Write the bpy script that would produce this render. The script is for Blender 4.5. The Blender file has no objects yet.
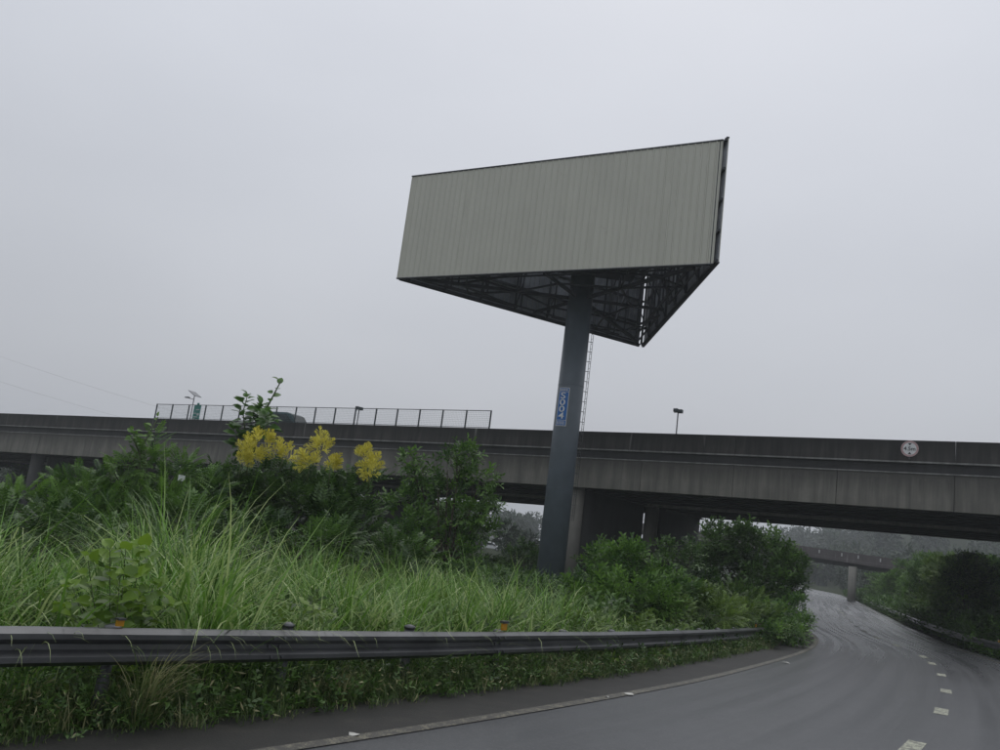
import bpy, bmesh, math, random
import numpy as np
from mathutils import Vector, Matrix
rng = np.random.default_rng(7); random.seed(7)
R_ = math.radians
scene = bpy.context.scene
col = scene.collection

# ------------------------------------------------------------------ camera
F_PX, PITCH, ROLL, CAM_H = 850.0, R_(10.35), R_(7.2), 2.0
_f = np.array([0, math.cos(PITCH), math.sin(PITCH)]); _u0 = np.array([0, -math.sin(PITCH), math.cos(PITCH)]); _r0 = np.array([1.0, 0, 0])
RT = math.cos(ROLL)*_r0 + math.sin(ROLL)*_u0; UP = -math.sin(ROLL)*_r0 + math.cos(ROLL)*_u0
cam_d = bpy.data.cameras.new('camera'); cam = bpy.data.objects.new('camera', cam_d); col.objects.link(cam)
cam_d.sensor_width = 36.0; cam_d.lens = 36.0*F_PX/1000.0; cam_d.clip_start = 0.05; cam_d.clip_end = 5000
cam.matrix_world = Matrix(((RT[0], UP[0], -_f[0], 0), (RT[1], UP[1], -_f[1], 0), (RT[2], UP[2], -_f[2], CAM_H), (0, 0, 0, 1)))
scene.camera = cam

# ------------------------------------------------------------------ sky, sun, exposure
SUN_EL, SUN_AZ = R_(60), R_(9)          # azimuth measured from +Y towards +X
w = bpy.data.worlds.new('World'); scene.world = w; w.use_nodes = True
nt = w.node_tree; nt.nodes.clear()
def N(nt, t, **k):
    n = nt.nodes.new(t)
    for a, b in k.items(): setattr(n, a, b)
    return n
out = N(nt, 'ShaderNodeOutputWorld'); bg = N(nt, 'ShaderNodeBackground'); bg.inputs['Strength'].default_value = 0.1
sky = N(nt, 'ShaderNodeTexSky', sky_type='NISHITA', sun_disc=False, sun_elevation=SUN_EL, sun_rotation=SUN_AZ, air_density=2.0, dust_density=6.0, ozone_density=1.0)
tc = N(nt, 'ShaderNodeTexCoord'); mp = N(nt, 'ShaderNodeMapping'); mp.inputs['Scale'].default_value = (1.2, 1.2, 2.6)
nz = N(nt, 'ShaderNodeTexNoise'); nz.inputs['Scale'].default_value = 1.6; nz.inputs['Detail'].default_value = 5.0; nz.inputs['Roughness'].default_value = 0.45
cr = N(nt, 'ShaderNodeValToRGB')
cr.color_ramp.elements[0].position = 0.30; cr.color_ramp.elements[0].color = (5.65, 5.9, 6.5, 1)
cr.color_ramp.elements[1].position = 0.72; cr.color_ramp.elements[1].color = (6.25, 6.5, 7.1, 1)
sp = N(nt, 'ShaderNodeSeparateXYZ'); mr = N(nt, 'ShaderNodeMapRange'); mr.inputs['From Min'].default_value = 0.0; mr.inputs['From Max'].default_value = 0.75
mr.inputs['To Min'].default_value = 0.80; mr.inputs['To Max'].default_value = 1.12
mul = N(nt, 'ShaderNodeVectorMath', operation='SCALE'); mx = N(nt, 'ShaderNodeMix', data_type='RGBA'); mx.inputs[0].default_value = 0.95
nt.links.new(tc.outputs['Generated'], mp.inputs[0]); nt.links.new(mp.outputs[0], nz.inputs['Vector']); nt.links.new(nz.outputs[0], cr.inputs[0])
nt.links.new(tc.outputs['Generated'], sp.inputs[0]); nt.links.new(sp.outputs['Z'], mr.inputs[0])
nt.links.new(cr.outputs[0], mul.inputs[0]); nt.links.new(mr.outputs[0], mul.inputs['Scale'])
nt.links.new(sky.outputs[0], mx.inputs[6]); nt.links.new(mul.outputs[0], mx.inputs[7])
dp = N(nt, 'ShaderNodeVectorMath', operation='DOT_PRODUCT'); dp.inputs[1].default_value = (math.sin(SUN_AZ)*math.cos(SUN_EL), math.cos(SUN_AZ)*math.cos(SUN_EL), math.sin(SUN_EL))
gl = N(nt, 'ShaderNodeMapRange', interpolation_type='SMOOTHSTEP'); gl.inputs['From Min'].default_value = .45; gl.inputs['From Max'].default_value = 1.0; gl.inputs['To Min'].default_value = .98; gl.inputs['To Max'].default_value = 1.14
gm = N(nt, 'ShaderNodeVectorMath', operation='SCALE'); nt.links.new(tc.outputs['Generated'], dp.inputs[0]); nt.links.new(dp.outputs['Value'], gl.inputs[0]); nt.links.new(mx.outputs[2], gm.inputs[0]); nt.links.new(gl.outputs[0], gm.inputs['Scale'])
nt.links.new(gm.outputs[0], bg.inputs[0]); nt.links.new(bg.outputs[0], out.inputs[0])

sd = bpy.data.lights.new('sun', 'SUN'); sd.energy = 0.5; sd.angle = R_(60); sd.color = (1.0, 0.97, 0.93)
sun = bpy.data.objects.new('sun', sd); col.objects.link(sun)
sdir = Vector((math.sin(SUN_AZ)*math.cos(SUN_EL), math.cos(SUN_AZ)*math.cos(SUN_EL), math.sin(SUN_EL)))
sun.rotation_euler = sdir.to_track_quat('Z', 'Y').to_euler()
vs = scene.view_settings
scene.display_settings.display_device = 'sRGB'; vs.view_transform = 'Standard'; vs.look = 'None'; vs.gamma = 1.0; vs.exposure = 0.0; vs.use_curve_mapping = False
cy = scene.cycles
cy.use_denoising = True; cy.max_bounces = 6; cy.diffuse_bounces = 3; cy.glossy_bounces = 3; cy.transmission_bounces = 3; cy.volume_bounces = 1
cy.transparent_max_bounces = 8; cy.use_adaptive_sampling = False

# ------------------------------------------------------------------ pixel <-> place helpers
CAM = np.array([0, 0, CAM_H])
def ray(u, v): return _f + RT*(u-500)/F_PX - UP*(v-375)/F_PX
def at(u, v, Y):
    d = ray(u, v); return CAM + d/d[1]*Y
def proj(P):
    d = np.asarray(P, float) - CAM; z = d@_f
    return np.stack([500+F_PX*(d@RT)/z, 375-F_PX*(d@UP)/z], -1)
ZT = np.array([[-300, 0], [0, 0], [10, 0], [16, -.1], [25, -.4], [45, -.75], [100, -1.2], [200, -2.0], [500, -3.0], [1500, -4]])
_ys = np.arange(-300, 1500, 1.0); _zs = np.convolve(np.pad(np.interp(_ys, ZT[:, 0], ZT[:, 1]), 4, 'edge'), np.ones(9)/9, 'valid')
def sstep(t): t = np.clip(t, 0, 1); return t*t*(3-2*t)
def zt(y): return np.interp(y, _ys, _zs)
def gz(x, y):
    x = np.asarray(x, float); y = np.asarray(y, float)
    return zt(y) + 34*sstep((x-92-(y-220)*0.10)/130)*sstep((y-210)/170) + 5*sstep((y-300)/100)*sstep((60-x)/60)
def on_ground(u, v, zo=0.0):
    d = ray(u, v); d = d/d[1]; ys = np.arange(3, 900, .02); f = CAM_H + d[2]*ys - zt(ys) - zo; y = ys[np.argmax(f < 0)]
    return np.array([d[0]*y, y, float(zt(y))+zo])
def foot(u, Y):                                   # the ground point at distance Y under image column u
    lo, hi = -500.0, 2000.0
    for _ in range(50):
        m = (lo+hi)/2
        p = at(u, m, Y)
        if p[2] > zt(Y): lo = m
        else: hi = m
    return p

# ------------------------------------------------------------------ object helpers
def tag(o, label=None, cat=None, group=None, kind=None):
    if label: o['label'] = label
    if cat: o['category'] = cat
    if group: o['group'] = group
    if kind: o['kind'] = kind
    return o
def thing(name, loc, label, cat, group=None):
    o = bpy.data.objects.new(name, None); o.empty_display_size = 0.2; col.objects.link(o); o.location = Vector(loc)
    return tag(o, label, cat, group)
def put(name, me, parent=None, mat=None, M=None):
    """link a mesh whose vertices are in world metres (or placed by matrix M) under its thing"""
    o = bpy.data.objects.new(name, me); col.objects.link(o)
    if mat is not None and len(me.materials) == 0:
        for m in (mat if isinstance(mat, (list, tuple)) else [mat]): me.materials.append(m)
    if M is not None: o.matrix_basis = M
    if parent is not None:
        o.parent = parent
        r = parent
        loc = Vector((0, 0, 0))
        while r is not None:
            loc += r.location if r.type == 'EMPTY' else Vector((0, 0, 0)); r = r.parent
        if parent.type == 'EMPTY': o.matrix_parent_inverse = Matrix.Translation(-loc)
        else: o.matrix_parent_inverse = parent.matrix_basis.inverted()
    return o
def np_mesh(name, V, Fq, tint=None, uv=None, smooth=False):
    me = bpy.data.meshes.new(name); V = np.asarray(V, np.float32); Fq = np.asarray(Fq, np.int32); k = Fq.shape[1]
    me.vertices.add(len(V)); me.vertices.foreach_set('co', V.ravel())
    me.loops.add(Fq.size); me.loops.foreach_set('vertex_index', Fq.ravel())
    me.polygons.add(len(Fq)); me.polygons.foreach_set('loop_start', np.arange(0, Fq.size, k, dtype=np.int32)); me.polygons.foreach_set('loop_total', np.full(len(Fq), k, np.int32))
    if smooth: me.polygons.foreach_set('use_smooth', np.ones(len(Fq), bool))
    if tint is not None:
        a = me.attributes.new('tint', 'FLOAT', 'POINT'); a.data.foreach_set('value', np.asarray(tint, np.float32))
    if uv is not None:
        l = me.uv_layers.new(name='UVMap'); l.data.foreach_set('uv', np.asarray(uv, np.float32)[Fq.ravel()].ravel())
    me.update(calc_edges=True); return me
class MB:
    def __init__(s): s.v = []; s.f = []; s.sm = []; s.mi = []; s.hz = None
    def add(s, v, f, smooth=False, mi=0):
        o = len(s.v); s.v += [tuple(map(float, p)) for p in v]
        for q in f: s.f.append(tuple(o+i for i in q)); s.sm.append(smooth); s.mi.append(mi)
        return s
    def box(s, c, size, ax=None, mi=0):
        ax = np.eye(3) if ax is None else np.asarray(ax, float); c = np.asarray(c, float); h = np.asarray(size, float)/2
        v = [c + ax[0]*h[0]*i + ax[1]*h[1]*j + ax[2]*h[2]*k for k in (-1, 1) for j in (-1, 1) for i in (-1, 1)]
        return s.add(v, [(0, 2, 3, 1), (4, 5, 7, 6), (0, 1, 5, 4), (2, 6, 7, 3), (0, 4, 6, 2), (1, 3, 7, 5)], mi=mi)
    def bar(s, p, q, w, h=None, mi=0):
        p = np.asarray(p, float); q = np.asarray(q, float); d = q-p; L = np.linalg.norm(d); d = d/L
        a = np.array([0, 0, 1.0]) if abs(d[2]) < .95 else np.array([1.0, 0, 0])
        x = np.cross(d, a); x /= np.linalg.norm(x); y = np.cross(x, d)
        return s.box((p+q)/2, (w, h or w, L), (x, y, d), mi)
    def tube(s, pts, rad, n=8, caps=True, mi=0):
        pts = [np.asarray(p, float) for p in pts]; rad = [rad]*len(pts) if np.isscalar(rad) else rad
        v = []; ref = None
        for i, p in enumerate(pts):
            d = pts[min(i+1, len(pts)-1)] - pts[max(i-1, 0)]; d = d/(np.linalg.norm(d)+1e-9)
            if ref is None: ref = np.array([1.0, 0, 0]) if abs(d[0]) < .8 else np.array([0, 1.0, 0])
            x = ref - d*(ref@d); x /= np.linalg.norm(x); y = np.cross(d, x); ref = x
            for k in range(n):
                a = 2*math.pi*k/n; v.append(p + rad[i]*(math.cos(a)*x + math.sin(a)*y))
        f = [(i*n+k, i*n+(k+1) % n, (i+1)*n+(k+1) % n, (i+1)*n+k) for i in range(len(pts)-1) for k in range(n)]
        s.add(v, f, True, mi)
        if caps:
            o = len(s.v)-len(v)
            s.f.append(tuple(o+k for k in reversed(range(n)))); s.sm.append(False); s.mi.append(mi)
            s.f.append(tuple(o+(len(pts)-1)*n+k for k in range(n))); s.sm.append(False); s.mi.append(mi)
        return s
    def mesh(s, name):
        me = bpy.data.meshes.new(name); me.from_pydata(s.v, [], s.f)
        me.polygons.foreach_set('use_smooth', np.array(s.sm, bool)); me.polygons.foreach_set('material_index', np.array(s.mi, np.int32)); me.update()
        if s.hz: me.attributes.new('hz', 'FLOAT', 'POINT').data.foreach_set('value', np.array(s.hz, np.float32))
        return me
    def build(s, name, mat, parent=None, M=None): return put(name, s.mesh(name), parent, mat, M)

# ------------------------------------------------------------------ materials
def mat_base(name):
    m = bpy.data.materials.new(name); m.use_nodes = True; nt = m.node_tree; b = nt.nodes['Principled BSDF']; return m, nt, b
def pos_noise(nt, scale, detail=4, rough=.55, vscale=(1, 1, 1), src='Position'):
    if src == 'Position': g = N(nt, 'ShaderNodeNewGeometry'); o = g.outputs['Position']
    else: g = N(nt, 'ShaderNodeTexCoord'); o = g.outputs[src]
    mp = N(nt, 'ShaderNodeMapping'); mp.inputs['Scale'].default_value = vscale
    n = N(nt, 'ShaderNodeTexNoise'); n.inputs['Scale'].default_value = scale; n.inputs['Detail'].default_value = detail; n.inputs['Roughness'].default_value = rough
    nt.links.new(o, mp.inputs[0]); nt.links.new(mp.outputs[0], n.inputs['Vector']); return n
def ramp(nt, src, stops):
    r = N(nt, 'ShaderNodeValToRGB'); e = r.color_ramp.elements
    while len(e) < len(stops): e.new(.5)
    for k, (p, c) in enumerate(stops):
        e[k].position = p; e[k].color = (c, c, c, 1) if np.isscalar(c) else (*c, 1)
    nt.links.new(src, r.inputs[0]); return r
def mixc(nt, fac, a, b, mode='MIX'):
    m = N(nt, 'ShaderNodeMix', data_type='RGBA', blend_type=mode)
    for i, s in ((0, fac), (6, a), (7, b)):
        if hasattr(s, 'links') or hasattr(s, 'is_output'): nt.links.new(s, m.inputs[i])
        elif i == 0: m.inputs[0].default_value = s
        else: m.inputs[i].default_value = (*s, 1)
    return m.outputs[2]
def bump(nt, b, src, strength, dist=.02):
    n = N(nt, 'ShaderNodeBump'); n.inputs['Strength'].default_value = strength; n.inputs['Distance'].default_value = dist
    nt.links.new(src, n.inputs['Height']); nt.links.new(n.outputs[0], b.inputs['Normal'])
def plain(name, c, rough=.6, metal=0., var=.25, scale=6., bmp=0.):
    m, nt, b = mat_base(name); n = pos_noise(nt, scale)
    r = ramp(nt, n.outputs[0], [(.3, tuple(x*(1-var) for x in c)), (.7, tuple(min(1, x*(1+var)) for x in c))])
    nt.links.new(r.outputs[0], b.inputs['Base Color']); b.inputs['Roughness'].default_value = rough; b.inputs['Metallic'].default_value = metal
    if bmp: bump(nt, b, n.outputs[0], bmp)
    return m
def concrete(name, base, dark, streak=.6, pale=0.0, rough=.85, run=None):
    m, nt, b = mat_base(name)
    n1 = pos_noise(nt, .55, 5, .6); n2 = pos_noise(nt, 1.0, 5, .65, (2.6, 2.6, .12)); n3 = pos_noise(nt, 9., 4, .6)
    c = mixc(nt, ramp(nt, n1.outputs[0], [(.35, 0.), (.68, 1.)]).outputs[0], base, tuple(x*.72 for x in base))
    st = N(nt, 'ShaderNodeMath', operation='MULTIPLY'); st.inputs[1].default_value = streak
    nt.links.new(ramp(nt, n2.outputs[0], [(.38, 0.), (.66, 1.)]).outputs[0], st.inputs[0])
    c = mixc(nt, st.outputs[0], c, dark)
    if run:                                        # water runs down from an edge at height run[0], gone at run[1]
        ah = N(nt, 'ShaderNodeAttribute', attribute_name='hz'); n5 = pos_noise(nt, 1.0, 5, .7, (3.2, 3.2, .25)); hm_ = N(nt, 'ShaderNodeMapRange'); nt.links.new(ah.outputs['Fac'], hm_.inputs[0])
        for nm, v in (('From Min', run[1]), ('From Max', run[0]), ('To Min', -.45), ('To Max', .45)): hm_.inputs[nm].default_value = v
        aa = N(nt, 'ShaderNodeMath', operation='ADD'); nt.links.new(hm_.outputs[0], aa.inputs[0]); nt.links.new(n5.outputs[0], aa.inputs[1])
        c = mixc(nt, ramp(nt, aa.outputs[0], [(.35, 0.), (.85, .85)]).outputs[0], c, dark)
    if pale:
        n4 = pos_noise(nt, 1.0, 3, .5, (2.3, 2.3, .16)); pl = N(nt, 'ShaderNodeMath', operation='MULTIPLY'); pl.inputs[1].default_value = pale
        nt.links.new(ramp(nt, n4.outputs[0], [(.66, 0.), (.74, 1.)]).outputs[0], pl.inputs[0]); c = mixc(nt, pl.outputs[0], c, (.36, .36, .34))
    c = mixc(nt, ramp(nt, n3.outputs[0], [(.3, .25), (.75, 0.)]).outputs[0], c, tuple(x*.6 for x in base))
    nt.links.new(c, b.inputs['Base Color']); b.inputs['Roughness'].default_value = rough; bump(nt, b, n3.outputs[0], .25, .02); return m
def leafmat(name, a, c, rough=.42, trans=.25, spec=.5, top=None):
    m, nt, b = mat_base(name); at_ = N(nt, 'ShaderNodeAttribute', attribute_name='tint')
    r = ramp(nt, at_.outputs['Fac'], [(0., a), (1., c)] if top is None else [(0., a), (.72, c), (1., top)]); nt.links.new(r.outputs[0], b.inputs['Base Color'])
    b.inputs['Roughness'].default_value = rough; b.inputs['Specular IOR Level'].default_value = spec
    t = N(nt, 'ShaderNodeBsdfTranslucent'); nt.links.new(r.outputs[0], t.inputs[0])
    ms = N(nt, 'ShaderNodeMixShader'); ms.inputs[0].default_value = trans
    nt.links.new(b.outputs[0], ms.inputs[1]); nt.links.new(t.outputs[0], ms.inputs[2]); nt.links.new(ms.outputs[0], nt.nodes['Material Output'].inputs[0]); return m
M = {}
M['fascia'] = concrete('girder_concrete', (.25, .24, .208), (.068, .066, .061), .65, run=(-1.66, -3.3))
M['parapet'] = concrete('parapet_concrete', (.066, .062, .057), (.017, .017, .017), .9, .6, run=(0., -1.1))
M['ledge'] = concrete('ledge_concrete', (.30, .30, .285), (.09, .09, .09), .7)
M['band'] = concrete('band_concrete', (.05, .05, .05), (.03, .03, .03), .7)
M['under'] = concrete('soffit_shade_concrete', (.075, .075, .073), (.04, .04, .04), .4)  # soffit concrete; its dark tone also puts deck shade into the pier walls
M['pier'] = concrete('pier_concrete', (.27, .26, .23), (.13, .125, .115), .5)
M['pole'] = plain('pole_paint', (.105, .128, .15), .42, .0, .12, 1.2)
M['steel'] = plain('truss_steel', (.03, .034, .042), .55, .2, .3, 3.)
M['sheet_back'] = plain('sheet_back', (.20, .215, .24), .6, .1, .35, 1.5)
M['galv'] = plain('galvanised', (.125, .128, .132), .38, .8, .25, 1.5, 0.)
M['galv_post'] = plain('galvanised_post', (.11, .115, .12), .55, .5, .3, 4.)
M['amber'] = plain('amber_reflector', (.48, .23, .015), .3, 0, .1)
M['white'] = plain('white_paint', (.75, .76, .76), .5, 0, .06)
M['blue'] = plain('sign_blue', (.014, .14, .44), .45, 0, .1)
M['dgreen'] = plain('sign_green', (.0, .19, .15), .5, 0, .1)
M['black'] = plain('black_paint', (.03, .03, .03), .5, 0, .1)
M['redf'] = plain('faded_red', (.50, .33, .33), .6, 0, .2, 12)
M['fadewhite'] = plain('faded_white', (.52, .52, .51), .6, 0, .15, 12)
M['fencemetal'] = plain('fence_metal', (.035, .05, .055), .55, .2, .2)
M['wire'] = plain('mesh_wire', (.14, .19, .19), .5, .2, .2)
M['bark'] = plain('bark', (.075, .062, .048), .9, 0, .4, 14, .5)
M['stem'] = plain('green_stem', (.07, .095, .035), .6, 0, .3, 14)
M['carteal'] = plain('car_paint_teal', (.02, .055, .06), .25, .3, .1); M['carwhite'] = plain('car_paint_white', (.7, .71, .72), .3, 0, .05)
M['glass'] = plain('window_glass', (.012, .02, .022), .3, 0, .1); M['glass'].node_tree.nodes['Principled BSDF'].inputs['Specular IOR Level'].default_value = .2; M['tyre'] = plain('tyre_rubber', (.02, .02, .02), .8); M['rim'] = plain('alloy_rim', (.4, .4, .41), .35, .8)
M['solar'] = plain('solar_cell', (.035, .045, .06), .25, 0, .2)
M['paper'] = plain('paper_scrap', (.55, .54, .49), .8)
# painted sheet of the billboard: beige grey, streaked by rain, a paler band where a poster was
def sheetmat():
    m, nt, b = mat_base('billboard_sheet'); n1 = pos_noise(nt, .35, 4); n2 = pos_noise(nt, 1., 4, .6, (2.2, 2.2, .12)); n3 = pos_noise(nt, 1.3, 5, .7)
    c = mixc(nt, ramp(nt, n1.outputs[0], [(.35, 0.), (.65, 1.)]).outputs[0], (.555, .55, .472), (.525, .52, .447))
    c = mixc(nt, ramp(nt, n2.outputs[0], [(.45, 0.), (.75, .18)]).outputs[0], c, (.38, .38, .32))
    c = mixc(nt, ramp(nt, n3.outputs[0], [(.66, 0.), (.75, .35)]).outputs[0], c, (.27, .25, .19))
    nt.links.new(c, b.inputs['Base Color']); b.inputs['Roughness'].default_value = .5; return m
M['sheet'] = sheetmat()
M['sheet2'] = plain('sheet_beige_b', (.52, .515, .44), .5, 0, .06, .5)
# wet asphalt: u across, v along the road in metres
def roadmat():
    m, nt, b = mat_base('wet_asphalt')
    fine = pos_noise(nt, 38., 4, .75); mid = pos_noise(nt, 3., 5, .6)
    tr = pos_noise(nt, 1., 2, .5, (1.1, .02, 1), 'UV'); tr2 = pos_noise(nt, 1., 2, .5, (3.5, .05, 1), 'UV'); pat = pos_noise(nt, .22, 2, .5)
    c = ramp(nt, mid.outputs[0], [(.25, (.058, .060, .065)), (.75, (.077, .080, .086))]).outputs[0]
    c = mixc(nt, ramp(nt, tr.outputs[0], [(.40, 0.), (.70, .22)]).outputs[0], c, (.032, .033, .035))
    c = mixc(nt, ramp(nt, fine.outputs[0], [(.50, 0.), (.70, .75)]).outputs[0], c, (.15, .15, .15))
    nt.links.new(c, b.inputs['Base Color'])
    pm = N(nt, 'ShaderNodeMath', operation='MULTIPLY'); pm.inputs[1].default_value = .35; nt.links.new(pat.outputs[0], pm.inputs[0]); ad = N(nt, 'ShaderNodeMath', operation='ADD'); nt.links.new(tr2.outputs[0], ad.inputs[0]); nt.links.new(pm.outputs[0], ad.inputs[1])
    mr_ = N(nt, 'ShaderNodeMapRange'); nt.links.new(ad.outputs[0], mr_.inputs[0])
    for nm, v in (('From Min', .48), ('From Max', .88), ('To Min', .16), ('To Max', .36)): mr_.inputs[nm].default_value = v
    tcu = N(nt, 'ShaderNodeTexCoord'); su = N(nt, 'ShaderNodeSeparateXYZ'); wet = N(nt, 'ShaderNodeMapRange', interpolation_type='SMOOTHSTEP'); nt.links.new(tcu.outputs['UV'], su.inputs[0]); nt.links.new(su.outputs['Y'], wet.inputs[0])
    for nm, v in (('From Min', WET_S[0]), ('From Max', WET_S[1]), ('To Min', 0.), ('To Max', 1.)): wet.inputs[nm].default_value = v
    dry = N(nt, 'ShaderNodeMapRange'); nt.links.new(ad.outputs[0], dry.inputs[0])
    for nm, v in (('From Min', .40), ('From Max', .95), ('To Min', .30), ('To Max', .42)): dry.inputs[nm].default_value = v
    mw = N(nt, 'ShaderNodeMix', data_type='FLOAT'); nt.links.new(wet.outputs[0], mw.inputs[0]); nt.links.new(dry.outputs[0], mw.inputs[2]); nt.links.new(mr_.outputs[0], mw.inputs[3]); nt.links.new(mw.outputs[0], b.inputs['Roughness'])
    b.inputs['Specular IOR Level'].default_value = .5
    bump(nt, b, fine.outputs[0], .18, .005); return m
M['edge'] = None
def paintmat(name, c, dirt, lo, hi):
    m, nt, b = mat_base(name); n = pos_noise(nt, 9., 5, .7); n2 = pos_noise(nt, 55., 3, .7)
    a = N(nt, 'ShaderNodeMath', operation='ADD'); nt.links.new(n.outputs[0], a.inputs[0]); nt.links.new(n2.outputs[0], a.inputs[1])
    x = mixc(nt, ramp(nt, a.outputs[0], [(lo, 0.), (hi, 1.)]).outputs[0], c, dirt); nt.links.new(x, b.inputs['Base Color']); b.inputs['Roughness'].default_value = .55; bump(nt, b, n2.outputs[0], .3, .005); return m
M['edge'] = paintmat('worn_edge_line', (.22, .205, .145), (.055, .052, .045), .82, 1.04)
M['dash'] = paintmat('lane_paint', (.44, .45, .34), (.16, .16, .13), .98, 1.2)
def soilmat():
    m, nt, b = mat_base('weedy_soil'); n = pos_noise(nt, .9, 6, .65); n2 = pos_noise(nt, 14., 4, .7)
    c = ramp(nt, n.outputs[0], [(.3, (.025, .03, .014)), (.55, (.03, .045, .016)), (.75, (.045, .04, .025))]).outputs[0]
    c = mixc(nt, ramp(nt, n2.outputs[0], [(.4, 0.), (.7, .6)]).outputs[0], c, (.015, .02, .01)); nt.links.new(c, b.inputs['Base Color']); b.inputs['Roughness'].default_value = .95; b.inputs['Specular IOR Level'].default_value = .1; bump(nt, b, n2.outputs[0], .6, .05); return m
M['soil'] = soilmat()
def shouldermat():
    m, nt, b = mat_base('dirty_shoulder'); n = pos_noise(nt, 2.2, 6, .7); n2 = pos_noise(nt, 40., 4, .7)
    c = ramp(nt, n.outputs[0], [(.3, (.016, .016, .015)), (.55, (.026, .025, .023)), (.75, (.045, .042, .035))]).outputs[0]
    c = mixc(nt, ramp(nt, n2.outputs[0], [(.62, 0.), (.72, .7)]).outputs[0], c, (.10, .09, .065)); nt.links.new(c, b.inputs['Base Color']); b.inputs['Roughness'].default_value = .6; b.inputs['Specular IOR Level'].default_value = .3; bump(nt, b, n2.outputs[0], .5, .01); return m
M['shoulder'] = shouldermat()
M['grass'] = leafmat('grass_blades', (.024, .068, .009), (.19, .37, .056), .33, .36, .5, (.48, .58, .24))
M['grassdry'] = leafmat('verge_grass', (.03, .066, .016), (.13, .20, .055), .45, .3, .5, (.40, .38, .20))
M['weedleaf'] = leafmat('weed_leaves', (.028, .07, .014), (.13, .25, .045), .42, .28)
M['leafA'] = leafmat('leaves_dark', (.024, .060, .013), (.12, .225, .048), .36, .28)
M['leafB'] = leafmat('leaves_mid', (.036, .094, .018), (.19, .35, .060), .38, .30)
M['leafC'] = leafmat('leaves_yellowgreen', (.042, .090, .016), (.20, .31, .055), .40, .30)
M['leafV'] = leafmat('vine_leaves', (.035, .095, .015), (.26, .42, .04), .38, .38)
M['leafP'] = leafmat('broad_leaves', (.03, .08, .02), (.13, .26, .05), .38, .34)
M['leafFar'] = leafmat('far_foliage', (.014, .032, .014), (.05, .085, .03), .7, .1)
M['flower'] = leafmat('yellow_panicles', (.52, .46, .03), (.88, .82, .17), .6, .25)

# ------------------------------------------------------------------ road course (offsets of the left edge line)
Epix = [(300, 750), (480, 721), (640, 694), (720, 677), (780, 660), (815, 648)]
E0 = [on_ground(u, v)[:2] for u, v in Epix]
pre = []; p = E0[0].copy(); h = R_(37.5)
for i in range(22): h += R_(1.7); p = p - 2*np.array([math.sin(h), math.cos(h)]); pre.append(p.copy())
nl = np.array([-.938, .346])*6.75
far = [np.array(q)+nl for q in ((22.99, 42.4), (28.55, 57.9), (33.56, 70.8), (54.79, 126.0), (68, 163), (76, 200), (76, 240), (62, 285), (25, 330), (-60, 380))]
ctrl = np.array(pre[::-1] + E0 + [np.array([13.95, 35.0])] + far)
def resample(P, step):
    s = np.r_[0, np.cumsum(np.linalg.norm(np.diff(P, axis=0), axis=1))]; t = np.arange(0, s[-1], step); return np.stack([np.interp(t, s, P[:, k]) for k in range(P.shape[1])], 1)
Ec = resample(ctrl, .5)
for _ in range(3):
    pad = np.pad(Ec, ((4, 4), (0, 0)), mode='reflect', reflect_type='odd'); Ec = np.stack([np.convolve(pad[:, k], np.ones(9)/9, 'valid') for k in (0, 1)], 1)
Et = np.gradient(Ec, axis=0); Et /= np.linalg.norm(Et, axis=1)[:, None]; En = np.stack([Et[:, 1], -Et[:, 0]], 1)   # En points right, across the road
Es = np.r_[0, np.cumsum(np.linalg.norm(np.diff(Ec, axis=0), axis=1))]
def eoff(d): return Ec + En*d
def ept(s, d):
    c = np.array([np.interp(s, Es, Ec[:, k]) for k in (0, 1)]); n = np.array([np.interp(s, Es, En[:, k]) for k in (0, 1)]); return c + n*d
def s_near(P):
    return Es[np.argmin(np.linalg.norm(Ec-np.asarray(P)[:2], axis=1))]
def road_dist(P):                                   # signed distance right of the left edge line
    P = np.atleast_2d(P)[:, :2]; o = np.empty(len(P))
    for k in range(0, len(P), 4000):
        q = P[k:k+4000]; i = np.argmin(((q[:, None]-Ec[None, ::2])**2).sum(2), 1)*2; o[k:k+4000] = ((q-Ec[i])*En[i]).sum(1)
    return o
WET_S = (s_near((8.0, 22.0)), s_near((14.5, 37.0))); M['road'] = roadmat()
def strip(d0, d1, nx, zo, s0=0., s1=1e9, mask=None):
    k = np.where((Es >= s0) & (Es <= s1))[0]; ds = np.linspace(d0, d1, nx); V = []; UV = []
    for j in k:
        for d in ds:
            q = Ec[j]+En[j]*d; V.append((q[0], q[1], float(gz(q[0], q[1]))+zo)); UV.append((d, Es[j]))
    n = len(k); Fq = [(i*nx+a, i*nx+a+1, (i+1)*nx+a+1, (i+1)*nx+a) for i in range(n-1) for a in range(nx-1)]
    return np.array(V), np.array(Fq), np.array(UV)
V, Fq, UV = strip(-1.05, 7.15, 7, 0.0)
road = tag(put('road', np_mesh('road', V, Fq, uv=UV, smooth=True), None, M['road']), kind='structure')
V, Fq, UV = strip(-1.12, -.02, 4, .004, 0, 260); put('shoulder', np_mesh('shoulder', V, Fq, uv=UV), road, M['shoulder'])
V, Fq, UV = strip(-.10, .06, 2, .009, 0, Es[-1]); put('edge_line', np_mesh('edge_line', V, Fq, uv=UV), road, M['edge'])
V, Fq, UV = strip(6.55, 6.68, 2, .004, 0, Es[-1]); put('edge_line', np_mesh('edge_line', V, Fq, uv=UV), road, M['edge'])
dashpix = [(913, 747), (941, 713), (946, 690.5), (941.5, 675), (932.5, 664), (923, 656.5)]
dS = [s_near(on_ground(u, v)) for u, v in dashpix]; dD = [road_dist(on_ground(u, v))[0] for u, v in dashpix]
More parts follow.
